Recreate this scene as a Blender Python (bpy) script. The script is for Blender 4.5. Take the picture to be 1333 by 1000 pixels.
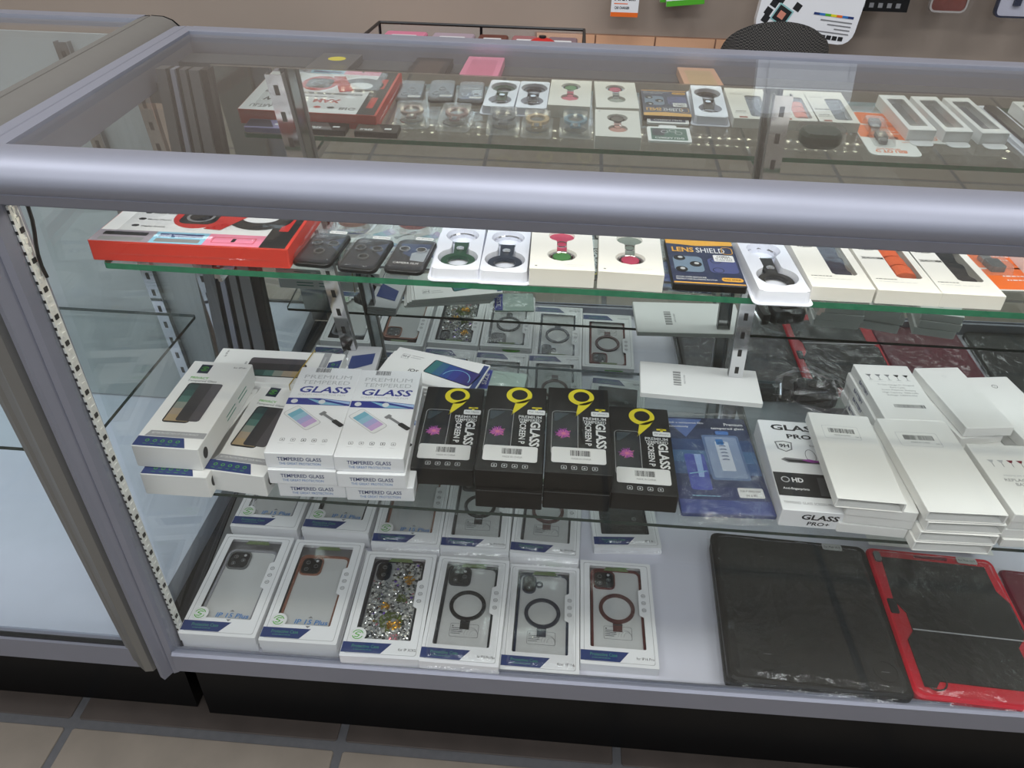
import bpy, math, random
from mathutils import Vector, Matrix
import numpy as np
for o in list(bpy.data.objects): bpy.data.objects.remove(o)
SC = bpy.context.scene
COL = SC.collection
rnd = random.Random(7)
R = math.radians

# ---------------------------------------------------------------- camera, world, exposure
CM = np.array([[0.99686128, 0.07623241, 0.02135905],
               [0.06130972, -0.57267744, -0.81748497],
               [-0.050087, 0.81622863, -0.57555375]])     # rows: image right, image down, view direction
CP = np.array([0.0, -0.624, 1.1036]); FPX = 995.0
u_, s_, v_ = np.linalg.svd(CM); CM = u_ @ v_
cam = bpy.data.cameras.new('camera'); camo = bpy.data.objects.new('camera', cam); COL.objects.link(camo)
cam.sensor_width = 36.0; cam.lens = FPX / 1333.0 * 36.0; cam.clip_start = 0.02
mw = Matrix.Identity(4)
for i in range(3):
    mw[i][0] = CM[0][i]; mw[i][1] = -CM[1][i]; mw[i][2] = -CM[2][i]; mw[i][3] = CP[i]
camo.matrix_world = mw
SC.camera = camo
W = bpy.data.worlds.new('world'); SC.world = W; W.use_nodes = True
W.node_tree.nodes['Background'].inputs[0].default_value = (0.75, 0.78, 0.82, 1)
W.node_tree.nodes['Background'].inputs[1].default_value = 0.2
SC.view_settings.view_transform = 'Standard'; SC.view_settings.look = 'None'
SC.view_settings.exposure = 0.64; SC.view_settings.gamma = 1.0; SC.view_settings.use_curve_mapping = False
SC.cycles.transparent_max_bounces = 48; SC.cycles.max_bounces = 12; SC.cycles.glossy_bounces = 8
SC.cycles.sample_clamp_indirect = 4.0
FILL_E = 1.1        # added fill pane behind the camera
PANEL_E = 6.4      # ceiling panel strength
LED_E = 66.0       # case LED chips

def on(px, py, z):
    """where the photograph's sight line through a pixel meets the level plane at height z"""
    d = CM.T @ np.array([px - 666.5, py - 500.0, FPX]); t = (z - CP[2]) / d[2]; p = CP + t * d
    return Vector((p[0], p[1], z))
def ony(px, py, y):
    d = CM.T @ np.array([px - 666.5, py - 500.0, FPX]); t = (y - CP[1]) / d[1]; p = CP + t * d
    return Vector((p[0], y, p[2]))

# ---------------------------------------------------------------- materials
MATS = {}
def lin(c): return tuple(((x / 255.0) / 12.92 if x / 255.0 <= 0.04045 else (((x / 255.0) + 0.055) / 1.055) ** 2.4) for x in c)
def mat(name, rgb, rough=0.5, metal=0.0, noise=0.04, nscale=40.0, coat=0.0, emit=0.0, spec=0.5, bump=0.0, bscale=200.0):
    if name in MATS: return MATS[name]
    m = bpy.data.materials.new(name); m.use_nodes = True; nt = m.node_tree; b = nt.nodes['Principled BSDF']
    c = lin(rgb)
    b.inputs['Roughness'].default_value = rough; b.inputs['Metallic'].default_value = metal
    b.inputs['Coat Weight'].default_value = coat; b.inputs['Specular IOR Level'].default_value = spec
    if noise > 0:
        tc = nt.nodes.new('ShaderNodeTexCoord'); n = nt.nodes.new('ShaderNodeTexNoise'); n.inputs['Scale'].default_value = nscale
        n.inputs['Detail'].default_value = 4
        r = nt.nodes.new('ShaderNodeMix'); r.data_type = 'RGBA'
        r.inputs[6].default_value = tuple(x * (1 - noise) for x in c) + (1,); r.inputs[7].default_value = tuple(min(1, x * (1 + noise)) for x in c) + (1,)
        nt.links.new(tc.outputs['Object'], n.inputs['Vector']); nt.links.new(n.outputs[0], r.inputs[0]); nt.links.new(r.outputs[2], b.inputs['Base Color'])
    else: b.inputs['Base Color'].default_value = c + (1,)
    if bump > 0:
        tc = nt.nodes.new('ShaderNodeTexCoord'); n2 = nt.nodes.new('ShaderNodeTexNoise'); n2.inputs['Scale'].default_value = bscale
        bp = nt.nodes.new('ShaderNodeBump'); bp.inputs['Strength'].default_value = bump; bp.inputs['Distance'].default_value = 0.002
        nt.links.new(tc.outputs['Object'], n2.inputs['Vector']); nt.links.new(n2.outputs[0], bp.inputs['Height']); nt.links.new(bp.outputs[0], b.inputs['Normal'])
    if emit > 0:
        b.inputs['Emission Color'].default_value = c + (1,); b.inputs['Emission Strength'].default_value = emit
    MATS[name] = m; return m
def glassy(name, tint=(0.978, 0.988, 0.983), rough=0.0, f0=0.04, white=0.0, bump=0.0, bscale=60.0, power=5.0, gl=0.96):
    """thin clear sheet: transparent + Schlick reflection"""
    if name in MATS: return MATS[name]
    m = bpy.data.materials.new(name); m.use_nodes = True; nt = m.node_tree; nt.nodes.clear()
    N = nt.nodes.new; L = nt.links.new
    out = N('ShaderNodeOutputMaterial'); mix = N('ShaderNodeMixShader'); tr = N('ShaderNodeBsdfTransparent'); g = N('ShaderNodeBsdfGlossy')
    tr.inputs[0].default_value = tint + (1,); g.inputs[0].default_value = (1, 1, 1, 1); g.inputs['Roughness'].default_value = rough
    geo = N('ShaderNodeNewGeometry'); dot = N('ShaderNodeVectorMath'); dot.operation = 'DOT_PRODUCT'
    L(geo.outputs['Incoming'], dot.inputs[0]); L(geo.outputs['Normal'], dot.inputs[1])
    def mth(op, a=None, b=None, va=0, vb=0):
        n = N('ShaderNodeMath'); n.operation = op
        if a is not None: L(a, n.inputs[0])
        else: n.inputs[0].default_value = va
        if b is not None: L(b, n.inputs[1])
        else: n.inputs[1].default_value = vb
        return n.outputs[0]
    ab = mth('ABSOLUTE', dot.outputs['Value']); om = mth('SUBTRACT', None, ab, va=1.0); pw = mth('POWER', om, None, vb=power)
    ml = mth('MULTIPLY', pw, None, vb=gl); ad = mth('ADD', ml, None, vb=f0); cl = mth('MINIMUM', ad, None, vb=0.97)
    base = tr.outputs[0]
    if white > 0:
        d = N('ShaderNodeBsdfDiffuse'); d.inputs[0].default_value = (0.85, 0.87, 0.88, 1); mx = N('ShaderNodeMixShader'); mx.inputs[0].default_value = white
        L(tr.outputs[0], mx.inputs[1]); L(d.outputs[0], mx.inputs[2]); base = mx.outputs[0]
    L(cl, mix.inputs[0]); L(base, mix.inputs[1]); L(g.outputs[0], mix.inputs[2]); L(mix.outputs[0], out.inputs[0])
    if bump > 0:
        tc = N('ShaderNodeTexCoord'); n2 = N('ShaderNodeTexNoise'); n2.inputs['Scale'].default_value = bscale; n2.inputs['Detail'].default_value = 5
        bp = N('ShaderNodeBump'); bp.inputs['Strength'].default_value = bump; bp.inputs['Distance'].default_value = 0.004
        L(tc.outputs['Object'], n2.inputs['Vector']); L(n2.outputs[0], bp.inputs['Height']); L(bp.outputs[0], g.inputs['Normal'])
    MATS[name] = m; return m

ALU = mat('brushed_aluminium', (156, 158, 170), 0.5, 0.55, noise=0.03, nscale=25)
ALU_D = mat('aluminium_channel', (128, 129, 130), 0.4, 0.7)
ALU_K = mat('dark_channel', (48, 47, 45), 0.5, 0.3)
GLASS = glassy('clear_glass', f0=0.03, gl=0.62)
SHELFG = glassy('shelf_glass', (0.955, 0.975, 0.967))
LID = glassy('clear_lid', (0.96, 0.96, 0.96), 0.05, f0=0.05, white=0.02, bump=0.2, bscale=30)
GEDGE = mat('green_glass_edge', (44, 112, 84), 0.15, 0.0, noise=0.35, nscale=90)
FILM = glassy('window_film', (0.97, 0.97, 0.97), 0.04, f0=0.05, bump=0.15, bscale=25)
WRAP = glassy('crinkled_plastic', (0.96, 0.96, 0.96), 0.06, f0=0.05, bump=1.0, bscale=38, white=0.008)
BLIS = glassy('clear_blister', (0.93, 0.94, 0.94), 0.08, f0=0.06, white=0.12)
BLISW = mat('white_blister_plastic', (226, 228, 240), 0.25, 0, noise=0.02, coat=0.4)
MIRROR = mat('mirror', (216, 222, 219), 0.01, 1.0, noise=0)
WHITE = mat('white_card', (238, 237, 234), 0.55, noise=0.015)
WHITEC = mat('white_gloss_card', (240, 240, 242), 0.3, noise=0.01, coat=0.2)
CREAM = mat('cream_card', (230, 227, 221), 0.6, noise=0.015)
DECK = mat('white_laminate', (214, 214, 226), 0.35, noise=0.02)
BLACK = mat('black_laminate', (8, 8, 9), 0.35, noise=0.2, nscale=12, spec=0.25)
BLACKC = mat('black_card', (17, 16, 15), 0.42, noise=0.15, nscale=30, spec=0.3)
BLK = mat('black_plastic', (16, 16, 18), 0.35)
INK = mat('black_ink', (30, 30, 32), 0.5, noise=0)
GREY = mat('grey_ink', (130, 130, 132), 0.5, noise=0)
LGREY = mat('light_grey_ink', (190, 191, 193), 0.5, noise=0)
NAVY = mat('navy_ink', (40, 58, 112), 0.4, noise=0)
DNAVY = mat('dark_navy_ink', (22, 34, 58), 0.4, noise=0)
BLUE = mat('blue_ink', (58, 122, 190), 0.4, noise=0)
RBLUE = mat('royal_ink', (32, 46, 140), 0.4, noise=0)
GREEN = mat('green_ink', (84, 176, 44), 0.4, noise=0)
DGREEN = mat('soft_green_ink', (70, 140, 118), 0.4, noise=0)
YEL = mat('yellow_ink', (232, 214, 40), 0.4, noise=0)
WINK = mat('white_ink', (232, 232, 232), 0.45, noise=0)
RED = mat('red_ink', (196, 44, 40), 0.4, noise=0)
REDC = mat('red_card', (208, 62, 50), 0.4, noise=0.05)
ORG = mat('orange_ink', (238, 112, 40), 0.4, noise=0)
PINK = mat('pink_ink', (224, 132, 160), 0.45, noise=0)
SKY = mat('sky_ink', (136, 190, 214), 0.4, noise=0)
TAN = mat('tan_ink', (190, 160, 118), 0.4, noise=0)
TEAL = mat('teal_ink', (54, 104, 92), 0.4, noise=0)
PURP = mat('purple_ink', (166, 70, 170), 0.4, noise=0)
CHROME = mat('chrome', (215, 215, 218), 0.12, 1.0, noise=0)
TRAY = mat('grey_tray', (122, 122, 124), 0.45)
INSERT = mat('pale_insert', (205, 206, 206), 0.35, coat=0.6)
MAROON = mat('maroon_plastic', (104, 22, 44), 0.35)
REDP = mat('red_plastic', (200, 20, 44), 0.4)
BLKP = mat('black_rubber', (27, 27, 25), 0.55, bump=0.2, bscale=400)

# ---------------------------------------------------------------- mesh builder
def rrect(cx, cy, w, h, r, n=3):
    r = max(1e-5, min(r, w / 2 - 1e-5, h / 2 - 1e-5)); P = []
    for sx, sy, a0 in ((1, -1, -90), (1, 1, 0), (-1, 1, 90), (-1, -1, 180)):
        ox, oy = cx + sx * (w / 2 - r), cy + sy * (h / 2 - r)
        for k in range(n + 1):
            a = R(a0 + 90 * k / n); P.append((ox + r * math.cos(a), oy + r * math.sin(a)))
    return P
def circ(cx, cy, r, n=20, ry=None): return [(cx + r * math.cos(2 * math.pi * k / n), cy + (ry or r) * math.sin(2 * math.pi * k / n)) for k in range(n)]
TXT = {}
def text_geo(s, bold=0.0):
    k = (s, bold)
    if k in TXT: return TXT[k]
    cu = bpy.data.curves.new('t', 'FONT'); cu.body = s; cu.size = 1.0; cu.resolution_u = 2; cu.offset = bold
    ob = bpy.data.objects.new('t', cu); COL.objects.link(ob); dg = bpy.context.evaluated_depsgraph_get()
    me = bpy.data.meshes.new_from_object(ob.evaluated_get(dg))
    V = [(v.co.x, v.co.y) for v in me.vertices]; F = [tuple(p.vertices) for p in me.polygons]
    bpy.data.meshes.remove(me); bpy.data.objects.remove(ob); bpy.data.curves.remove(cu)
    if V:
        x0 = min(v[0] for v in V); x1 = max(v[0] for v in V); y0 = min(v[1] for v in V); y1 = max(v[1] for v in V)
    else: x0 = x1 = y0 = y1 = 0
    TXT[k] = (V, F, x0, x1, y0, y1); return TXT[k]
class MB:
    def __init__(s): s.v = []; s.f = []; s.m = []; s.mats = []; s.sm = False
    def mi(s, m):
        if m not in s.mats: s.mats.append(m)
        return s.mats.index(m)
    def add(s, V, F, m):
        b = len(s.v); s.v += [tuple(v) for v in V]; i = s.mi(m)
        for f in F: s.f.append(tuple(b + k for k in f)); s.m.append(i)
        return b
    def poly(s, P, m): s.add(P, [tuple(range(len(P)))], m)
    def flat(s, P, z, m): s.poly([(p[0], p[1], z) for p in P], m)
    def loft(s, rings, m, cap0=True, cap1=True):
        n = len(rings[0]); V = [p for r in rings for p in r]; F = []
        for k in range(len(rings) - 1):
            for i in range(n):
                j = (i + 1) % n; F.append((k * n + i, k * n + j, (k + 1) * n + j, (k + 1) * n + i))
        if cap0: F.append(tuple(range(n - 1, -1, -1)))
        if cap1: F.append(tuple((len(rings) - 1) * n + i for i in range(n)))
        s.add(V, F, m)
    def prism(s, P, z0, z1, m): s.loft([[(p[0], p[1], z0) for p in P], [(p[0], p[1], z1) for p in P]], m)
    def box(s, x0, x1, y0, y1, z0, z1, m): s.prism([(x0, y0), (x1, y0), (x1, y1), (x0, y1)], z0, z1, m)
    def cbox(s, w, l, z0, z1, m, r=0.0007, cx=0, cy=0, c=0.0006):
        a = rrect(cx, cy, w - 2 * c, l - 2 * c, r, 1); b = rrect(cx, cy, w, l, r + c, 1)
        s.loft([[(p[0], p[1], z0) for p in a], [(p[0], p[1], z0 + c) for p in b], [(p[0], p[1], z1 - c) for p in b], [(p[0], p[1], z1) for p in a]], m)
    def ring(s, A, B, z0, z1, m):     # A outer, B inner, same count
        n = len(A); V = [(p[0], p[1], z0) for p in A] + [(p[0], p[1], z0) for p in B] + [(p[0], p[1], z1) for p in A] + [(p[0], p[1], z1) for p in B]; F = []
        for i in range(n):
            j = (i + 1) % n
            F += [(i, j, 2 * n + j, 2 * n + i), (n + j, n + i, 3 * n + i, 3 * n + j), (2 * n + i, 2 * n + j, 3 * n + j, 3 * n + i), (j, i, n + i, n + j)]
        s.add(V, F, m)
    def fring(s, A, B, z, m):
        n = len(A); V = [(p[0], p[1], z) for p in A] + [(p[0], p[1], z) for p in B]
        s.add(V, [(i, (i + 1) % n, n + (i + 1) % n, n + i) for i in range(n)], m)
    def tube(s, P, r, m, n=8, closed=False):
        P = [Vector(p) for p in P]; rings = []; N = len(P); up = None
        for i, p in enumerate(P):
            a = P[i - 1] if (i or closed) else P[i]; b = P[(i + 1) % N] if (i < N - 1 or closed) else P[i]
            t = (b - a).normalized()
            if up is None: up = Vector((0, 0, 1)) if abs(t.z) < 0.9 else Vector((1, 0, 0))
            x = t.cross(up).normalized(); up = x.cross(t).normalized()
            rings.append([tuple(p + x * (r * math.cos(2 * math.pi * k / n)) + up * (r * math.sin(2 * math.pi * k / n))) for k in range(n)])
        if closed: rings.append(rings[0]); s.loft(rings, m, False, False)
        else: s.loft(rings, m)
    def extr(s, P0, P1, prof, nrm, m, z0=0.0):     # profile (n,z) swept from P0 to P1
        nrm = Vector(nrm)
        s.loft([[tuple(Vector(P) + nrm * a + Vector((0, 0, b))) for a, b in prof] for P in (P0, P1)], m)
    def text(s, t, cx, cy, h, z, m, w=None, bold=0.0, rot=0, al='c', shear=0.0, front=None):
        V, F, x0, x1, y0, y1 = text_geo(t, bold)
        if not V: return
        sy = h / max(1e-6, y1 - y0); sx = (w / max(1e-6, x1 - x0)) if w else sy
        ww = (x1 - x0) * sx; ox = {'c': -ww / 2, 'l': 0, 'r': -ww}[al]; ca, sa = math.cos(R(rot)), math.sin(R(rot)); out = []
        for x, y in V:
            a = (x - x0) * sx + ox + shear * (y - y0) * sy; b = (y - (y0 + y1) / 2) * sy
            X, Y = cx + a * ca - b * sa, cy + a * sa + b * ca
            out.append((X, z, Y) if front else (X, Y, z))      # front: drawn on a vertical face, z = its y
        s.add(out, F, m)
    def lines(s, cx, cy, w, n, pitch, z, m, th=None, seed=1):  # small print too small to read: thin broken bars
        g = random.Random(seed); th = th or pitch * 0.4
        for k in range(n):
            x = cx - w / 2; y = cy - k * pitch; e = cx + w / 2 * (1 if k < n - 1 else 0.6)
            while x < e:
                l = g.uniform(0.05, 0.16) * w; s.flat([(x, y), (min(e, x + l), y), (min(e, x + l), y + th), (x, y + th)], z, m); x += l + 0.03 * w
    def barcode(s, cx, cy, w, h, z, m=None, seed=3):
        g = random.Random(seed); x = cx - w / 2; m = m or INK
        while x < cx + w / 2:
            b = w * g.choice((0.014, 0.02, 0.035)); s.flat([(x, cy - h / 2), (x + b, cy - h / 2), (x + b, cy + h / 2), (x, cy + h / 2)], z, m); x += b + w * g.choice((0.012, 0.02, 0.03))
    def build(s, name, parent=None, smooth=False, kind=None, label=None, loc=None):
        me = bpy.data.meshes.new(name); me.from_pydata(s.v, [], s.f)
        for m in s.mats: me.materials.append(m)
        me.polygons.foreach_set('material_index', s.m)
        if smooth: me.polygons.foreach_set('use_smooth', [True] * len(s.f))
        me.update(); o = bpy.data.objects.new(name, me); COL.objects.link(o)
        if parent is not None: o.parent = parent
        if loc is not None: o.location = loc
        if kind: o['kind'] = kind
        if label: o['label'] = label
        return o
def thing(name, label, cat, group=None, loc=(0, 0, 0), rot=0.0):
    o = bpy.data.objects.new(name, None); COL.objects.link(o); o.empty_display_size = 0.02
    o.location = loc; o.rotation_euler = (0, 0, rot); o['label'] = label; o['category'] = cat
    if group: o['group'] = group
    return o
def copy_tree(src, parent=None):
    c = src.copy(); COL.objects.link(c); c.parent = parent
    for ch in list(src.children): copy_tree(ch, c)
    return c
def quad(z, fl, fr, br, bl):
    """centre and turn of a flat top whose four corners sit at these points of the photograph"""
    P = [on(p[0], p[1], z) for p in (fl, fr, br, bl)]; c = sum(P, Vector()) / 4
    e = (P[1] - P[0]) + (P[2] - P[3]); f = (P[3] - P[0]) + (P[2] - P[1])
    a = (math.atan2(e.y, e.x) + math.atan2(-f.x, f.y)) / 2
    return c.x, c.y, a
def put(o, q, z): o.location = (q[0], q[1], z); o.rotation_euler = (0, 0, q[2]); return o
def relabel(o, l): o['label'] = l; return o

# ================================================================ SETTING
def struct(o): o['kind'] = 'structure'; return o
TILE = mat('beige_stone_tile', (122, 113, 102), 0.5, noise=0.28, nscale=14)
TILED = mat('dark_brown_tile', (70, 62, 57), 0.6, noise=0.4, nscale=16)
GROUT = mat('grey_grout', (84, 84, 86), 0.8, noise=0.2, nscale=90)
X0, X1, Y0, Y1, ZC = -3.2, 3.2, -3.4, 1.5, 2.8
mb = MB(); mb.box(X0, X1, Y0, Y1, -0.02, -0.002, GROUT); floor = struct(mb.build('floor'))
mbl = MB(); mbl.cbox(0.400, 0.398, -0.004, 0.0, TILE, r=0.002, c=0.001); mbd = MB(); mbd.cbox(0.400, 0.398, -0.004, 0.0, TILED, r=0.002, c=0.001)
tl = mbl.build('floor_tile', floor); td = mbd.build('floor_tile', floor); first = {0: tl, 1: td}; used = {0: 0, 1: 0}
for j in range(-8, 4):
    for i in range(-7, 8):
        cx = -0.487 + i * 0.413; cy = -0.2285 + j * 0.413
        if not (X0 < cx < X1 and Y0 < cy < Y1): continue
        k = 1 if j >= 1 else 0
        if not used[k]: o = first[k]; used[k] = 1
        else: o = first[k].copy(); COL.objects.link(o)
        o.location = (cx, cy, 0)
WALLM = mat('brown_wall_panel', (168, 153, 140), 0.7, noise=0.12, nscale=2.5)
WALLG = mat('grey_slat_panel', (176, 177, 176), 0.6, noise=0.08, nscale=4)
CEIL = mat('white_ceiling', (205, 205, 203), 0.8)
mb = MB(); mb.box(X0, X1, Y1, Y1 + 0.05, 0, ZC, WALLM); struct(mb.build('wall_back'))
mb = MB(); mb.box(X0, X1, Y0 - 0.05, Y0, 0, ZC, WALLG); struct(mb.build('wall_front'))
mb = MB(); mb.box(X0 - 0.05, X0, Y0, Y1, 0, ZC, WALLG); struct(mb.build('wall_left'))
mb = MB(); mb.box(X1, X1 + 0.05, Y0, Y1, 0, ZC, WALLG); struct(mb.build('wall_right'))
mb = MB(); mb.box(X0, X1, Y0, Y1, ZC, ZC + 0.05, CEIL); struct(mb.build('ceiling'))
# unseen glowing pane added behind the camera to fill the front faces
FILL = mat('fill_pane_glow', (226, 236, 250), 0.3, noise=0, emit=FILL_E)
mb = MB(); mb.poly([(-1.9, Y0 + .012, .95), (-1.9, Y0 + .012, 2.45), (1.9, Y0 + .012, 2.45), (1.9, Y0 + .012, .95)], FILL); wn = struct(mb.build('fill_pane'))
mb = MB()
for a_, b_, c_, d_ in ((-1.96, 1.96, 2.45, 2.51), (-1.96, 1.96, .89, .95), (-1.96, -1.9, .95, 2.45), (1.9, 1.96, .95, 2.45), (-.03, .03, .95, 2.45)): mb.box(a_, b_, Y0 + .001, Y0 + .05, c_, d_, ALU)
mb.build('fill_pane_frame', wn)
PANEL = mat('lamp_diffuser', (250, 252, 255), 0.6, noise=0, emit=PANEL_E)
for i, (x, y, wd) in enumerate(((-1.7, -1.9, 'left rear'), (0.0, -1.9, 'middle rear'), (1.7, -1.9, 'right rear'), (-1.7, -0.1, 'left'), (0.0, 0.1, 'middle'), (1.7, -0.1, 'right'))):
    t = thing('ceiling_light', 'flat white ceiling light panel, %s one above the shop floor' % wd, 'light', 'ceiling light panels', (x, y, ZC - 0.03))
    mb = MB(); mb.ring(rrect(0, 0, 1.24, 0.64, 0.005), rrect(0, 0, 1.18, 0.58, 0.005), 0, 0.03, ALU); mb.build('lamp_frame', t)
    mb = MB(); mb.flat([(-0.59, 0.29), (0.59, 0.29), (0.59, -0.29), (-0.59, -0.29)], 0.012, PANEL); mb.build('diffuser', t)

# ================================================================ DISPLAY CASES
DK, MS, TS, TOP = 0.184, 0.437, 0.748, 0.8806     # deck, middle shelf, top shelf, counter top
MY = 0.45                                         # mirror plane
PROF = [(-0.010, 0.0), (0.0, 0.0008), (0.010, 0.0), (0.022, -0.0045), (0.0300, -0.012), (0.0332, -0.020), (0.0325, -0.0262), (0.0298, -0.0300), (0.0290, -0.0302), (0.0290, -0.0310), (0.0298, -0.0312), (0.0250, -0.0415), (0.0005, -0.0425), (0.0005, -0.053), (-0.004, -0.053), (-0.006, -0.010)]
case = thing('display_case', 'long glass display case with silver aluminium frame full of phone accessories', 'display case', None, (0, 0, 0))
XR = 1.30
def rail(name, P0, P1, prof, nrm, par, m=ALU, label=None):
    mb = MB(); mb.extr(P0, P1, prof, nrm, m); return mb.build(name, par, smooth=False, label=label)
o = rail('front_rail', (-0.535, 0, TOP), (XR, 0, TOP), PROF, (0, -1, 0), case, label='wide rounded front edge of the counter top')
for p in o.data.polygons: p.use_smooth = len(p.vertices) == 4
o.data.set_sharp_from_angle(angle=R(35))
LA, LB = Vector((-0.489, 0.005, 0)), Vector((-0.539, 0.507, 0))    # inner line of the left end
ld = (LB - LA).normalized(); ln = Vector((-ld.y, ld.x, 0))
SP = [(0, TOP), (0.012, TOP + 0.001), (0.013, TOP - 0.0006), (0.0145, TOP + 0.001), (0.030, TOP), (0.034, TOP - 0.006), (0.034, TOP - 0.045), (0.004, TOP - 0.045), (0, TOP - 0.008)]
rail('side_rail', LA, LB + ld * 0.03, SP, ln, case)
BR0, BR1 = Vector((-0.545, 0.507, 0)), Vector((XR, 0.462, 0))
rail('back_rail', BR0, BR1, [(0, TOP - 0.008), (0, TOP), (0.004, TOP + 0.001), (0.030, TOP + 0.001), (0.035, TOP - 0.004), (0.035, TOP - 0.03), (0.004, TOP - 0.03)], (0.02, 1, 0), case)
mb = MB(); mb.prism([(-0.489, -0.004), (XR, -0.004), (XR, 0.468), (-0.538, 0.512)], TOP - 0.007, TOP - 0.002, GLASS); mb.build('top_glass', case)
def zr(x): return 0.1955 + 0.0145 * (x + 0.48)      # upper edge of the bottom frame
mb = MB(); q = [(-0.488, zr(-0.488) - 0.004), (XR, zr(XR) - 0.004)]
mb.loft([[(-0.49, -0.016, zr(-0.49) - 0.003), (XR, -0.016, zr(XR) - 0.003), (XR, -0.011, zr(XR) - 0.003), (-0.49, -0.011, zr(-0.49) - 0.003)],
         [(-0.503, -0.001, TOP - 0.05), (XR, -0.001, TOP - 0.05), (XR, 0.004, TOP - 0.05), (-0.503, 0.004, TOP - 0.05)]], GLASS); mb.build('front_glass', case)
mb = MB(); mb.loft([[(x, y, z) for y, z in [(-0.022, zr(x) - 0.037), (-0.0225, zr(x) - 0.003), (-0.019, zr(x)), (-0.0165, zr(x)), (-0.0165, zr(x) - 0.004), (-0.0105, zr(x) - 0.004), (-0.0105, zr(x)), (-0.007, zr(x) - 0.002), (-0.007, zr(x) - 0.037)]] for x in (-0.492, XR)], ALU)
mb.build('bottom_frame', case)
mb = MB(); mb.box(-0.492, XR, 0.012, 0.50, 0.001, 0.158, BLACK); mb.build('kick_plate', case)
mb = MB(); mb.prism([(-0.487, -0.007), (XR, -0.007), (XR, 0.50), (-0.537, 0.50)], 0.158, DK, DECK); mb.build('white_deck', case)
# corner post (rounded) at the left front
def post_ring(xl, xr, z, y=0.0):
    return [(xr, y - 0.002, z), (xr - 0.004, y - 0.012, z), (xr - 0.010, y - 0.015, z), (xr - 0.0115, y - 0.0135, z), (xr - 0.013, y - 0.016, z), (xl + 0.012, y - 0.026, z), (xl + 0.004, y - 0.022, z), (xl, y - 0.010, z), (xl, y + 0.02, z), (xr, y + 0.02, z)]
mb = MB(); mb.loft([post_ring(-0.5185, -0.4885, 0.150, -0.006), post_ring(-0.5385, -0.5055, TOP - 0.035)], ALU); mb.build('corner_post', case)
# end glass at the left, leaning back frame channels
mb = MB(); mb.loft([[tuple(LA + ln * a + ld * 0.03 + Vector((0, 0, DK))) for a in (0.006, 0.011)] + [tuple(LB + ln * a + Vector((0, 0, DK))) for a in (0.011, 0.006)],
                    [tuple(LA + ln * a + ld * 0.03 + Vector((0, 0, TOP - 0.03))) for a in (0.006, 0.011)] + [tuple(LB + ln * a + Vector((0, 0, TOP - 0.03))) for a in (0.011, 0.006)]], GLASS)
mb.build('end_glass', case)
# back doors: the upper ones stand further forward than the lower ones and lean a little
MU = lambda z: 0.358 - 0.056 * (z - 0.77)      # upper mirror plane
ML = lambda z: 0.448 - 0.057 * (z - 0.20)      # lower mirror plane
ZL = 0.60
def slab(mb, xb0, xb1, xt0, xt1, z0, z1, f, m, d0=0.0, d1=0.006):
    mb.loft([[(a, f(z) + d0, z), (b, f(z) + d0, z), (b, f(z) + d1, z), (a, f(z) + d1, z)] for a, b, z in ((xb0, xb1, z0), (xt0, xt1, z1))], m)
fr = [0, .2, .29, .38, .47, .60, .66, .86, 1.0]; cm = [ALU_D, ALU_K, ALU, ALU_K, ALU_D, ALU_K, ALU_D, ALU_K]
cb0, cb1, ct0, ct1 = -0.575, -0.466, -0.512, -0.448
for k in range(8):
    f0, f1 = fr[k], fr[k + 1]
    mb = MB(); slab(mb, cb0 + (cb1 - cb0) * f0, cb0 + (cb1 - cb0) * f1, -0.55 + (cb1 + 0.55) * f0, -0.55 + (cb1 + 0.55) * f1, DK + 0.0005, ZL, ML, cm[k], -0.014 + 0.004 * (k % 2), 0.004); mb.build('door_channel', case)
    mb = MB(); slab(mb, -0.53 + 0.075 * f0, -0.53 + 0.075 * f1, ct0 + (ct1 - ct0) * f0, ct0 + (ct1 - ct0) * f1, ZL, TOP - 0.012, MU, cm[k], -0.014 + 0.004 * (k % 2), 0.004); mb.build('door_channel', case)
mb = MB(); slab(mb, -0.466, XR, -0.466, XR, DK + 0.0005, ZL, ML, MIRROR); mb.build('mirror_door', case)
mb = MB(); slab(mb, -0.455, XR, -0.448, XR, ZL, TOP - 0.0085, MU, MIRROR); mb.build('mirror_door', case)
mb = MB(); mb.box(-0.53, XR, MU(ZL) + 0.001, ML(ZL) + 0.012, ZL - 0.004, ZL + 0.004, ALU_D); mb.build('door_track', case)
for k, (ya, yb, za, m) in enumerate(((0.362, 0.395, 0.846, ALU_D), (0.395, 0.401, 0.842, ALU_K), (0.401, 0.440, 0.848, mat('grey_header', (84, 85, 86), .5)), (0.440, 0.450, 0.843, ALU_K), (0.450, 0.505, 0.852, mat('grey_header', (84, 85, 86), .5)))):
    mb = MB(); mb.box(-0.54, XR, ya, yb, 0.820, za, m); mb.build('header_panel', case)
mb = MB(); mb.prism([(-0.488, 0.0), (-0.470, 0.0), (-0.512, 0.43), (-0.53, 0.43)], DK, DK + 0.010, ALU_D); mb.build('floor_channel', case)
mb = MB(); mb.prism([(-0.470, 0.0), (-0.462, 0.0), (-0.500, 0.43), (-0.508, 0.43)], DK, DK + 0.005, ALU_K); mb.build('floor_channel', case)
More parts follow.
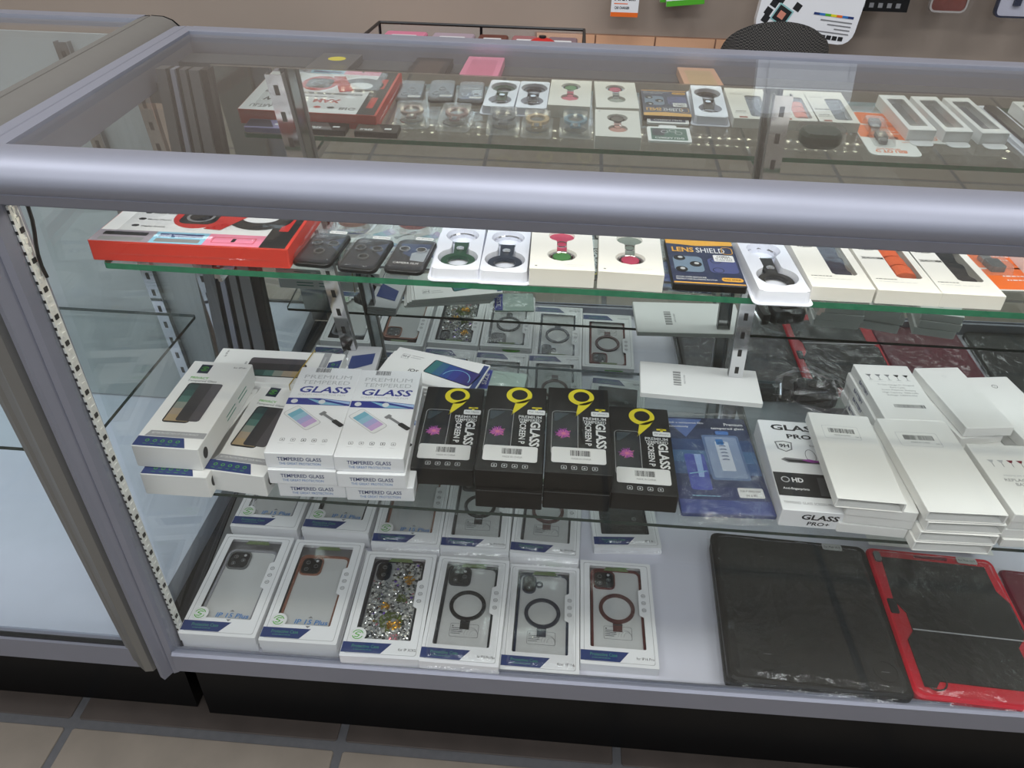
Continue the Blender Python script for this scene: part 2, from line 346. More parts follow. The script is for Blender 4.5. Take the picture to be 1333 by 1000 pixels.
# slotted shelf standards and brackets
def standard(P0, P1, par, w=0.021, name='shelf_standard'):
    mb = MB(); P0 = Vector(P0); P1 = Vector(P1); d = P1 - P0
    for a, b, c, e in ((-w / 2, w / 2, 0.0, 0.0015), (-w / 2, -w / 2 + 0.0015, 0.0015, 0.012), (w / 2 - 0.0015, w / 2, 0.0015, 0.012)):
        mb.loft([[(P.x + a, P.y + c, P.z), (P.x + b, P.y + c, P.z), (P.x + b, P.y + e, P.z), (P.x + a, P.y + e, P.z)] for P in (P0, P1)], CHROME if a < 0 < b else ALU_D)
    L = d.length; n = int(L / 0.032)
    for i in range(n):
        t0 = (i + 0.25) / n; t1 = (i + 0.62) / n; A = P0 + d * t0; B = P0 + d * t1
        mb.loft([[(A.x - 0.0028, A.y - 0.0006, A.z), (A.x + 0.0028, A.y - 0.0006, A.z), (A.x + 0.0028, A.y + 0.0002, A.z), (A.x - 0.0028, A.y + 0.0002, A.z)],
                 [(B.x - 0.0028, B.y - 0.0006, B.z), (B.x + 0.0028, B.y - 0.0006, B.z), (B.x + 0.0028, B.y + 0.0002, B.z), (B.x - 0.0028, B.y + 0.0002, B.z)]], ALU_K)
    return mb.build(name, par)
standard((-0.290, 0.388, DK), (-0.357, 0.320, 0.872), case); standard((0.300, 0.388, DK), (0.2515, 0.320, 0.872), case)
for x in (-0.347, 0.262):
    mb = MB(); mb.box(x - 0.002, x + 0.002, 0.06, 0.325, TS - 0.020, TS - 0.0068, CHROME); mb.box(x - 0.003, x + 0.003, 0.055, 0.062, TS - 0.014, TS - 0.004, CHROME); mb.build('shelf_bracket', case)
for x in (-0.314, 0.286):
    mb = MB(); mb.loft([[(x - 0.0015, 0.10, MS - 0.012), (x + 0.0015, 0.10, MS - 0.012), (x + 0.0015, 0.10, MS - 0.0065), (x - 0.0015, 0.10, MS - 0.0065)], [(x - 0.0015, 0.36, MS - 0.03), (x + 0.0015, 0.36, MS - 0.03), (x + 0.0015, 0.36, MS - 0.0068), (x - 0.0015, 0.36, MS - 0.0068)]], ALU_D); mb.build('shelf_bracket', case)
# LED strips
LEDM = mat('led_chip', (255, 248, 225), 0.5, noise=0, emit=LED_E)
mb = MB(); mb.box(-0.48, XR, 0.006, 0.014, TOP - 0.046, TOP - 0.044, WHITEC); mb.build('light_strip', case)
mb = MB(); x = -0.47
while x < XR:
    mb.poly([(x, 0.0075, TOP - 0.0466), (x, 0.0125, TOP - 0.0466), (x + 0.005, 0.0125, TOP - 0.0466), (x + 0.005, 0.0075, TOP - 0.0466)], LEDM); x += 0.0166
mb.build('light_chips', case, kind='stuff')
S0, S1 = Vector((-0.4865, 0.010, DK + 0.02)), Vector((-0.5035, 0.010, TOP - 0.055))
mb = MB(); mb.loft([[(P.x, P.y + a, P.z) for a in ()] + [(P.x - 0.001, P.y - 0.009, P.z), (P.x + 0.001, P.y - 0.009, P.z), (P.x + 0.001, P.y + 0.003, P.z), (P.x - 0.001, P.y + 0.003, P.z)] for P in (S0, S1)], mat('strip_tape', (236, 236, 232), 0.4)); mb.build('light_strip', case, label='white vertical strip beside the corner post')
mb = MB(); CH = mat('unlit_chip', (232, 231, 226), 0.3)
for k in range(60):
    P = S0.lerp(S1, (k + 0.3) / 60)
    mb.box(P.x + 0.001, P.x + 0.0022, P.y - 0.0055, P.y - 0.0005, P.z, P.z + 0.005, CH if k % 3 else ALU_K)
    mb.box(P.x - 0.0012, P.x + 0.0012, P.y - 0.0092, P.y - 0.0089, P.z, P.z + 0.0035, ALU_K)
mb.build('strip_chips', case, kind='stuff')
mb = MB(); pts = [S1 + Vector((0.010, 0.0, 0.02)) + Vector((0.004 * math.sin(k * 0.7), 0.0, -0.012 * k)) for k in range(9)]; mb.tube(pts, 0.0018, BLK, 6); mb.build('wire', case)

# glass shelves are things of their own
def shelf(name, x0, x1, y0, y1, zt, th, label, grp=None, edge=GEDGE):
    t = thing(name, label, 'shelf', grp, (0, 0, zt - th))
    mb = MB(); a = rrect((x0 + x1) / 2, (y0 + y1) / 2, x1 - x0, y1 - y0, 0.004, 2)
    mb.flat(a, th, SHELFG); mb.flat(list(reversed(a)), 0, SHELFG); mb.build('glass_sheet', t)
    mb = MB(); n = len(a); V = [(p[0], p[1], 0) for p in a] + [(p[0], p[1], th) for p in a]
    mb.add(V, [(i, (i + 1) % n, n + (i + 1) % n, n + i) for i in range(n)], edge); mb.build('polished_edge', t)
DEDGE = mat('dark_glass_edge', (44, 58, 54), 0.2, noise=0.2)
yT = ony(560, 366, 0.05); shelf('glass_shelf', -0.462, XR - 0.02, 0.050, 0.268, TS, 0.0065, 'upper glass shelf with bright green front edge, holding fob packs and the red box')
shelf('glass_shelf', -0.462, XR - 0.02, 0.047, 0.372, MS, 0.005, 'middle glass shelf with dark thin edge, holding the tempered glass boxes', edge=DEDGE)

# ---- left neighbour case
lc = thing('display_case', 'emptier glass display case at the left with wide grey rounded rail', 'display case', None, (0, 0, 0))
A, B = Vector((-0.549, -0.012, TOP)), Vector((-0.628, 0.60, TOP)); dd = (B - A).normalized(); nn = Vector((dd.y, -dd.x, 0))
LP = [(-0.024, 0.0), (-0.012, 0.001), (-0.011, -0.001), (-0.009, 0.0012), (0.008, 0.0), (0.020, -0.005), (0.029, -0.014), (0.033, -0.024), (0.031, -0.036), (0.022, -0.044), (-0.015, -0.044), (-0.024, -0.010)]
ALUG = mat('warm_grey_aluminium', (142, 141, 137), 0.42, 0.55, noise=0.04)
o = rail('side_rail', A, B, LP, nn, lc, ALUG, 'wide rounded grey rail'); 
for p in o.data.polygons: p.use_smooth = len(p.vertices) == 4
o.data.set_sharp_from_angle(angle=R(35))
mb = MB(); E = B + dd * 0.003; mb.poly([tuple(E + nn * a * 1.05 + Vector((0, 0, b + 0.0005))) for a, b in LP], BLK); mb.build('end_cap', lc)
for i, (y0, z0, z1, ya) in enumerate(((0.575, TOP - 0.012, TOP + 0.001, 0.605),)):
    mb = MB(); mb.box(-1.5, -0.648, y0, ya, z0, z1, ALU); mb.build('back_rail', lc)
mb = MB(); mb.prism([(-1.5, 0.0), (-0.565, 0.0), (-0.645, 0.58), (-1.5, 0.58)], TOP - 0.007, TOP - 0.002, GLASS); mb.build('top_glass', lc)
rail('front_rail', (-1.5, 0, TOP), (-0.55, 0, TOP), PROF, (0, -1, 0), lc)
def lring(z, xl, xm, xr, y):
    return [(xl, y - 0.004, z), (xl + 0.009, y - 0.008, z), (xm, y - 0.009, z), (xm + 0.0015, y - 0.007, z), (xm + 0.003, y - 0.013, z), ((xm + xr) / 2, y - 0.022, z), (xr - 0.008, y - 0.020, z), (xr - 0.001, y - 0.008, z), (xr, y + 0.03, z), (xl, y + 0.03, z)]
mb = MB(); mb.loft([lring(0.150, -0.568, -0.557, -0.5205, 0.0), lring(TOP - 0.03, -0.605, -0.585, -0.5395, 0.0)], ALUG); mb.build('corner_post', lc)
mb = MB(); mb.box(-1.5, -0.559, -0.006, 0.012, 0.135, 0.176, ALU); mb.box(-1.5, -0.559, -0.002, 0.004, 0.176, 0.180, ALU_K); mb.build('bottom_frame', lc)
mb = MB(); mb.box(-1.5, -0.515, 0.02, 0.58, 0.001, 0.14, BLACK); mb.build('kick_plate', lc)
mb = MB(); mb.box(-1.5, -0.556, 0.012, 0.58, 0.14, DK - 0.004, mat('pale_blue_deck', (196, 204, 220), 0.4)); mb.build('white_deck', lc)
mb = MB(); mb.loft([[(-1.5, 0.0, 0.18), (-0.568, 0.0, 0.18), (-0.568, 0.005, 0.18), (-1.5, 0.005, 0.18)], [(-1.5, 0.0, TOP - 0.05), (-0.605, 0.0, TOP - 0.05), (-0.605, 0.005, TOP - 0.05), (-1.5, 0.005, TOP - 0.05)]], GLASS); mb.build('front_glass', lc)
mb = MB(); mb.box(-1.5, -0.645, 0.56, 0.566, DK, TOP - 0.02, mat('pale_back_panel', (176, 184, 186), 0.5)); mb.build('back_panel', lc)
standard((-0.70, 0.545, DK), (-0.76, 0.545, TOP - 0.03), lc); standard((-0.60, 0.545, DK), (-0.66, 0.545, TOP - 0.03), lc)
t = thing('glass_shelf', 'clear glass shelf inside the left case, level with the middle shelf', 'shelf', None, (0, 0, 0.40))
mb = MB(); a = rrect(-1.06, 0.33, 0.84, 0.38, 0.004, 2); mb.flat(a, 0.006, SHELFG); mb.flat(list(reversed(a)), 0, SHELFG); mb.build('glass_sheet', t)
mb = MB(); n = len(a); mb.add([(p[0], p[1], 0) for p in a] + [(p[0], p[1], 0.006) for p in a], [(i, (i + 1) % n, n + (i + 1) % n, n + i) for i in range(n)], DEDGE); mb.build('polished_edge', t)

# ================================================================ PRODUCT BUILDERS
def logo(mb, cx, cy, r, z, disc=True):
    if disc: mb.flat(circ(cx, cy, r * 1.5, 24), z, WINK)
    A = circ(cx, cy, r, 20); B = circ(cx, cy, r * 0.84, 20); n = 20
    for k in list(range(1, 9)) + list(range(11, 19)):
        j = (k + 1) % n; mb.flat([A[k], A[j], B[j], B[k]], z + 0.0001, GREEN)
    pts = [(0.55, 0.45), (-0.1, 0.5), (-0.45, 0.12), (0.35, -0.12), (0.05, -0.5), (-0.55, -0.45)]
    for (ax, ay), (bx, by) in zip(pts, pts[1:]):
        d = Vector((bx - ax, by - ay)).normalized() * 0.09; nx, ny = -d.y, d.x
        mb.flat([(cx + r * (ax + nx), cy + r * (ay + ny)), (cx + r * (ax - nx), cy + r * (ay - ny)), (cx + r * (bx - nx), cy + r * (by - ny)), (cx + r * (bx + nx), cy + r * (by + ny))], z + 0.00012, GREEN)
def icon(mb, cx, cy, s, z, m, k=0):
    mb.fring(rrect(cx, cy, s, s, s * 0.15, 1), rrect(cx, cy, s * 0.8, s * 0.8, s * 0.1, 1), z, m)
    if k % 2: mb.flat(circ(cx, cy, s * 0.2, 8), z, m)
    else: mb.flat([(cx - s * 0.25, cy - s * 0.2), (cx + s * 0.25, cy - s * 0.2), (cx, cy + s * 0.25)], z, m)

CW, CL, CH_ = 0.107, 0.185, 0.0152
def case_box(label, grp, body='clear', ring=None, cam=3, text=None, foot=None, wrap=False, glitter=False, full=True, solid=None, bannerext=0.62):
    """flat  with a phone case inside"""
    t = thing('phone_case_box', label, 'phone case box', grp)
    w, l, h = CW, CL, CH_
    wx0, wx1, wy0, wy1 = -w * 0.37, w * 0.355, -l * 0.345, l * 0.445
    mb = MB(); o2 = rrect(0, 0, w, l, 0.001, 1); i2 = rrect(0, 0, w - 0.003, l - 0.003, 0.0008, 1)
    mb.ring(o2, i2, 0, h - 0.0006, WHITEC); mb.box(-w / 2 + .001, w / 2 - .001, -l / 2 + .001, l / 2 - .001, 0.0001, 0.0012, WHITEC)
    win = rrect((wx0 + wx1) / 2, (wy0 + wy1) / 2, wx1 - wx0, wy1 - wy0, 0.0015, 1); mb.ring(o2, win, h - 0.0006, h, WHITEC)
    mb.prism([(wx1 + .0002, -l * 0.05), (wx1 + .0002, l * 0.23), (wx1 - 0.006, l * 0.21), (wx1 - 0.006, -l * 0.03)], h - 0.0006, h, WHITEC)
    mb.build('carton', t)
    if full:
        mb = MB(); mb.box(-w / 2 + .003, w / 2 - .003, -l / 2 + .003, l / 2 - .003, 0.0014, 0.0024, TRAY); mb.build('inner_tray', t)
        cw, cl = 0.076, 0.152; col = body; oy = 0.004 if foot else -0.010
        c = MB(); A = rrect(0, oy, cw, cl, 0.011, 4); B = rrect(0, oy, cw - 0.007, cl - 0.007, 0.008, 4); fm = {'clear': mat('clear_bumper', (150, 150, 156), 0.12, coat=1.0), 'copper': mat('copper_bumper', (158, 108, 90), 0.25, 0.4), 'black': mat('black_bumper', (26, 28, 36), 0.3), 'blue': mat('navy_bumper', (22, 34, 62), 0.25, coat=0.5), 'rose': mat('rose_bumper', (112, 62, 60), 0.22, 0.4)}[col]
        c.ring(A, B, 0.0026, 0.0118, fm)
        c.prism(B, 0.0026, 0.0098, BLKP if solid else (mat('glitter_base', (150, 152, 152), .3) if glitter else INSERT))
        ph = c.build('phone_case', t)
        ix, iy = -cw / 2 + 0.0205, oy + cl / 2 - 0.0215
        c = MB()
        if cam == 3: a = rrect(ix, iy, 0.033, 0.034, 0.008, 3); b = rrect(ix, iy, 0.029, 0.030, 0.007, 3); lens = ((-0.0065, 0.0065), (-0.0065, -0.0065), (0.0065, 0.0))
        else: a = rrect(ix - 0.004, iy, 0.021, 0.034, 0.0095, 4); b = rrect(ix - 0.004, iy, 0.017, 0.030, 0.008, 4); lens = ((-0.004, 0.007), (-0.004, -0.007))
        c.ring(a, b, 0.0098, 0.0124, fm if col != 'clear' else ALU_D); c.prism(b, 0.0098, 0.0113, BLK)
        for lx, ly in lens:
            c.ring(circ(ix + lx, iy + ly, 0.0034, 12), circ(ix + lx, iy + ly, 0.0024, 12), 0.0113, 0.0122, ALU_D); c.prism(circ(ix + lx, iy + ly, 0.0012, 8), 0.0113, 0.0118, CHROME)
        if cam == 3: c.prism(circ(ix + 0.0065, iy + 0.010, 0.0022, 10), 0.0113, 0.0118, LGREY)
        if cam == 2 and ring: c.ring(circ(ix + 0.011, iy, 0.0058, 12), circ(ix + 0.011, iy, 0.0034, 12), 0.0098, 0.0122, fm)
        c.build('camera_frame', ph)
        if ring:
            c = MB(); rm = {'black': BLK, 'blue': mat('navy_ring', (28, 34, 52), 0.4), 'rose': mat('rose_ring', (92, 58, 56), 0.35)}[ring]; ry = oy + 0.003
            c.ring(circ(0, ry, 0.0262, 32), circ(0, ry, 0.0208, 32), 0.0098, 0.0122, rm); c.box(-0.0065, 0.0065, ry - 0.040, ry - 0.0262, 0.0098, 0.0116, rm); c.box(-0.007, 0.007, ry - 0.0305, ry - 0.0285, 0.0116, 0.012, CHROME)
            c.build('stand_ring', ph)
            c = MB(); c.fring(rrect(0, ry - 0.042, 0.040, 0.022, 0.002, 2), rrect(0, ry - 0.042, 0.0392, 0.0212, 0.002, 2), 0.01, INK); c.lines(-0.010, ry - 0.039, 0.016, 4, 0.003, 0.01, INK); c.flat([(-0.018, ry - 0.036), (-0.015, ry - 0.036), (-0.0165, ry - 0.0335)], 0.01, INK)
            for k in range(3): c.fring(circ(0.010 + k * 0.002, ry - 0.049, 0.010 - k * 0.002, 16, 0.013 - k * 0.002)[0:9], circ(0.010 + k * 0.002, ry - 0.049, 0.0096 - k * 0.002, 16, 0.0126 - k * 0.002)[0:9], 0.01, GREY)
            c.build('care_label', ph)
        if glitter:
            gm = [mat('silver_glitter', (196, 197, 198), 0.15, 1.0, noise=0), mat('pale_glitter', (206, 206, 200), 0.15, 0.3, noise=0), mat('dark_glitter', (90, 92, 96), 0.1, 1.0, noise=0), mat('gold_glitter', (214, 158, 50), 0.2, 0.8, noise=0), mat('moss_glitter', (84, 96, 40), 0.3, 0.4, noise=0), mat('pink_glitter', (214, 140, 150), 0.2, 0.5, noise=0), mat('violet_glitter', (130, 90, 210), 0.2, 0.5, noise=0)]
            g = random.Random(len(label)); c = MB()
            for k in range(1250):
                x = g.uniform(-0.033, 0.033); y = g.uniform(oy - 0.072, oy + 0.072)
                if x < ix + 0.012 and y > iy - 0.018: continue
                r = g.uniform(0.0012, 0.0026); m = g.choice(gm[:2] + gm[:3] if g.random() < .93 else gm)
                for gx, gy, gr, gc in ((0.004, -0.030, 0.017, 4), (0.009, -0.036, 0.010, 3), (-0.010, -0.006, 0.007, 3), (0.012, -0.058, 0.007, 5), (0.018, 0.045, 0.008, 3), (0.012, 0.010, 0.008, 4)):
                    if math.hypot(x - gx, y - gy) < gr: m = gm[gc]
                z = g.uniform(0.0102, 0.0125); a0 = g.uniform(0, 6.28); P = [(x + r * math.cos(a0 + q * 1.257), y + r * math.sin(a0 + q * 1.257), z + g.uniform(-.0005, .0005)) for q in range(5)]
                top = (x, y, z + g.uniform(0.0003, 0.0010)); c.add(P + [top], [(0, 1, 5), (1, 2, 5), (2, 3, 5), (3, 4, 5), (4, 0, 5)], m)
            c.build('rhinestones', ph, kind='stuff')
        if solid:
            c = MB(); c.ring(circ(0.018, oy - 0.03, 0.004, 14), circ(0.018, oy - 0.03, 0.0025, 14), 0.0098, 0.0115, CHROME); c.box(-0.03, 0.03, oy + 0.02, oy + 0.021, 0.0098, 0.0102, INK); c.build('stud', ph)
        mb = MB(); mb.flat(rrect((wx0 + wx1) / 2, (wy0 + wy1) / 2, wx1 - wx0, wy1 - wy0, 0.0015, 1), h - 0.0008, FILM); mb.build('window_film', t)
    mb = MB(); z = h + 0.0001; e = 0.003
    mb.fring(rrect(0, 0, w - 0.010, l - 0.010, 0.003, 2), rrect(0, 0, w - 0.0109, l - 0.0109, 0.003, 2), z, GREY)
    by = -l / 2 + 0.006; bt = by + 0.0165; bx = -w / 2 + 0.0005
    mb.flat([(bx, by), (bx + w * (bannerext - 0.12), by), (bx + w * bannerext, bt), (bx, bt)], z + 0.0001, NAVY)
    mb.text('Protective Case', -w * 0.20, by + 0.0105, 0.0052, z + 0.0002, DGREEN, w=0.037, bold=0.01)
    mb.lines(-w * 0.20, by + 0.0045, 0.032, 1, 0.003, z + 0.0002, DGREEN, 0.001)
    if foot: mb.text(foot, w * 0.33, by + 0.008, 0.0042, z + 0.0001, INK, w=min(0.024, 0.0032 * len(foot)))
    for k in range(3): mb.fring(circ(wx1 + 0.001, l * (0.16 - 0.07 * k), 0.0033, 12), circ(wx1 + 0.001, l * (0.16 - 0.07 * k), 0.0024, 12), z + .0001, GREY); mb.flat(rrect(wx1 + 0.001, l * (0.16 - 0.07 * k), 0.003, 0.0012, 0.0002, 1), z + .0001, GREY)
    mb.flat([(-0.018, wy1 - 0.0075), (0.020, wy1 - 0.0075), (0.016, wy1 - 0.001), (-0.014, wy1 - 0.001)], h - 0.0010, mat('olive_tab', (110, 128, 84), 0.5))
    mb.build('printed_panel', t)
    if text:
        mb = MB(); logo(mb, -w * 0.335, bt + 0.012, 0.0078, z + 0.0002)
        mb.text(text, 0.010, bt + 0.0115, 0.0078, z + 0.0001, BLUE, w=0.046, bold=0.012, shear=0.15)
        mb.flat([(0.004, bt + 0.018), (0.011, bt + 0.018), (0.0075, bt + 0.0215)], z, GREY); mb.flat([(0.004, bt + 0.005), (0.011, bt + 0.005), (0.0075, bt + 0.0015)], z, GREY); mb.build('size_print', t)
    elif glitter:
        mb = MB(); logo(mb, -w * 0.335, bt + 0.012, 0.0078, z + 0.0002); mb.build('size_print', t)
    else:
        mb = MB(); mb.prism(circ(0.012, l / 2 + 0.0005, 0.019, 20, 0.006), h * 0.5, h * 0.5 + 0.0006, GREEN); mb.build('hang_tab', t)
    if wrap: add_wrap(t, w + 0.004, l + 0.006, h + 0.002, seed=int(wrap))
    return t
def add_wrap(t, w, l, h, seed=1, nx=9, ny=13, amp=0.0014, z0=0.0, name='plastic_wrap', m=None):
    g = random.Random(seed); mb = MB(); V = []; F = []
    for j in range(ny + 1):
        for i in range(nx + 1):
            ex = abs(i / nx * 2 - 1); ey = abs(j / ny * 2 - 1); zz = z0 + h
            edge = i in (0, nx) or j in (0, ny)
            if edge: zz = z0 + h * 0.35
            V.append((w * (i / nx - 0.5) + (g.uniform(-1, 1) * amp), l * (j / ny - 0.5) + g.uniform(-1, 1) * amp, zz + (0 if edge else abs(g.gauss(0, amp)) * 0.8)))
    for j in range(ny):
        for i in range(nx):
            a = j * (nx + 1) + i
            if (i + j) % 2: F += [(a, a + 1, a + nx + 2), (a, a + nx + 2, a + nx + 1)]
            else: F += [(a, a + 1, a + nx + 1), (a + 1, a + nx + 2, a + nx + 1)]
    mb.add(V, F, m or WRAP); return mb.build(name, t, smooth=False)

def privacy_box(label, grp, l=0.186, w=0.083, h=0.033, side=True):
    t = thing('screen_protector_box', label, 'box', grp); mb = MB(); mb.cbox(w, l, 0, h, WHITE); mb.build('carton', t)
    mb = MB(); z = h + 0.0001
    mb.flat(rrect(-0.019, l * 0.40, 0.0155, 0.021, 0.0002, 1), z, DNAVY); logo(mb, -0.019, l * 0.40, 0.0055, z + 0.0001, disc=False)
    mb.text('for IP14+', 0.028, l * 0.44, 0.004, z, INK, w=0.018)
    mb.text('PRIVACY', -0.030, l * 0.285, 0.0052, z, GREEN, w=0.025, bold=0.02, al='l'); mb.text('Tempered Glass', -0.031, l * 0.245, 0.0056, z, GREY, w=0.040, bold=0.015, al='l')
    # phone picture: colour bands with the dark film over its right half
    px, py, pw, pl = -0.009, -0.002, 0.033, 0.084
    mb.flat(rrect(px, py, pw + 0.002, pl + 0.002, 0.005, 3), z, INK)
    bands = [(52, 72, 72), (56, 88, 84), (80, 116, 108), (136, 142, 132), (164, 148, 128), (172, 150, 116)]
    for k, cc in enumerate(bands):
        y1 = py + pl / 2 - 0.002 - k * (pl - 0.004) / 6; y0 = y1 - (pl - 0.004) / 6
        mb.flat([(px - pw / 2 + .001, y0), (px + pw / 2 - .001, y0), (px + pw / 2 - .001, y1), (px - pw / 2 + .001, y1)], z + .0001, mat('band_%d' % k, cc, 0.4, noise=0))
    mb.flat(rrect(px + 0.014, py + 0.002, pw - 0.002, pl - 0.002, 0.004, 3), z + 0.0002, mat('privacy_tint', (58, 56, 58), 0.3, noise=0)); mb.flat(rrect(px + 0.0225, py + 0.002, pw - 0.019, pl - 0.003, 0.003, 3), z + 0.0003, mat('privacy_tint2', (84, 80, 84), 0.3, noise=0))
    mb.flat([(-0.030, -l * 0.5 + 0.031), (w / 2 - 0.001, -l * 0.5 + 0.031), (w / 2 - 0.001, -l * 0.5 + 0.020), (-0.034, -l * 0.5 + 0.020)], z, mat('mid_grey_ink', (160, 160, 162), 0.5, noise=0))
    mb.text('BETTER PROTECTION OF YOUR PRIVACY', 0.002, -l * 0.5 + 0.0265, 0.0032, z + .0001, WINK, w=0.058)
    mb.flat([(-w / 2 + .001, -l / 2 + .001), (w * 0.30, -l / 2 + .001), (w * 0.20, -l / 2 + 0.019), (-w / 2 + .001, -l / 2 + 0.019)], z + .0001, NAVY)
    for k in range(5): mb.fring(circ(-0.026 + 0.0095 * k, -l / 2 + 0.0115, 0.0026, 8), circ(-0.026 + 0.0095 * k, -l / 2 + 0.0115, 0.0017, 8), z + .0002, GREEN); mb.lines(-0.026 + 0.0095 * k, -l / 2 + 0.005, 0.006, 1, 0.001, z + .0002, GREEN, 0.0007)
    mb.build('printed_panel', t)
    mb = MB(); X = w / 2 + 0.0002
    for k, yy in enumerate((-0.01, 0.03)):
        for q in range(2): mb.poly([(X, yy + 0.0, h * 0.35 + q * 0.006), (X, yy + 0.03, h * 0.35 + q * 0.006), (X, yy + 0.03, h * 0.35 + 0.0018 + q * 0.006), (X, yy, h * 0.35 + 0.0018 + q * 0.006)], DGREEN)
    mb.poly([(X, -l * 0.42 + 0.006 * math.cos(a), h * 0.5 + 0.008 * math.sin(a)) for a in [k * math.pi / 8 for k in range(16)]], INK); mb.build('side_print', t)
    return t

def premium_box(label, grp, w=0.0835, l=0.184, h=0.0223):
    t = thing('screen_protector_box', label, 'box', grp); mb = MB(); mb.cbox(w, l, 0, h, WHITEC); mb.build('carton', t)
    mb = MB(); z = h + .0001
    mb.barcode(-0.010, l * 0.462, 0.020, 0.010, z, seed=5)
    mb.text('PREMIUM', 0.0, l * 0.375, 0.0085, z, LGREY, w=0.064); mb.text('TEMPERED', 0.0, l * 0.305, 0.0085, z, LGREY, w=0.064)
    mb.text('GLASS', 0.0, l * 0.215, 0.0145, z, RBLUE, w=0.066, bold=0.02, shear=0.25); mb.text('SCREEN PROTECTOR FILM', 0, l * 0.152, 0.0038, z, LGREY, w=0.062)
    y0, y1 = l * 0.03, l * 0.105
    mb.flat([(-w / 2 + .0005, y0), (w / 2 - .0005, y0), (w / 2 - .0005, y1 - .004), (0, y1 + .001), (-w / 2 + .0005, y1)], z, RBLUE)
    mb.flat([(-w * 0.2, y1), (w * 0.42, y0 + .001), (w * 0.05, y0 + .001)], z + .0001, SKY); mb.flat([(-w * 0.0, y1), (w * 0.49, y0 + .003), (w * 0.49, y1 - .005)], z + .0001, mat('pale_blue_ink', (170, 196, 230), 0.4, noise=0))
    mb.flat(circ(-w * 0.38, (y0 + y1) / 2, 0.0045, 14), z + .0002, WINK); mb.flat(circ(w * 0.05, (y0 + y1) / 2, 0.0045, 14), z + .0002, WINK)
    def rp(P, a, cx, cy): return [(cx + x * math.cos(a) - y * math.sin(a), cy + x * math.sin(a) + y * math.cos(a)) for x, y in P]
    a = R(48); cx, cy = -0.013, -l * 0.12
    mb.flat(rp(rrect(0, 0, 0.024, 0.052, 0.004, 2), a, cx, cy), z, LGREY); mb.flat(rp(rrect(0, 0, 0.0225, 0.050, 0.0035, 2), a, cx, cy), z + .0001, WINK)
    for k, cc in enumerate(((118, 176, 196), (150, 190, 210), (172, 170, 214), (200, 168, 214))): mb.flat(rp([(-0.0095, 0.0185 - k * 0.0095), (0.0095, 0.0185 - k * 0.0095), (0.0095, 0.0185 - (k + 1) * 0.0095), (-0.0095, 0.0185 - (k + 1) * 0.0095)], a, cx, cy), z + .0002, mat('screen_%d' % k, cc, 0.3, noise=0))
    mb.flat(rp([(-0.002, -0.022), (0.002, -0.022), (0.002, 0.014), (-0.002, 0.014)], R(50), 0.022, -l * 0.115), z + .0002, GREY); mb.flat(rp(rrect(0, -0.016, 0.007, 0.018, 0.002, 2), R(50), 0.022, -l * 0.115), z + .0003, INK); mb.flat(rp(rrect(0, 0.014, 0.009, 0.006, 0.001, 2), R(50), 0.022, -l * 0.115), z + .0003, GREY)
    for k in range(5): icon(mb, -0.026 + 0.013 * k, -l * 0.36, 0.0058, z, INK if k in (2, 3) else GREY, k); mb.lines(-0.026 + 0.013 * k, -l * 0.40, 0.008, 1, 0.001, z, LGREY, 0.0006)
    mb.build('printed_panel', t)
    mb = MB(); y = -l / 2 - 0.0002
    mb.text('TEMPERED GLASS', 0, h * 0.62, 0.0056, y, NAVY, w=0.053, bold=0.012, front=True); mb.text('THE GREAT PROTECTION', 0, h * 0.30, 0.0036, y, BLUE, w=0.050, front=True); mb.build('front_print', t)
    return t

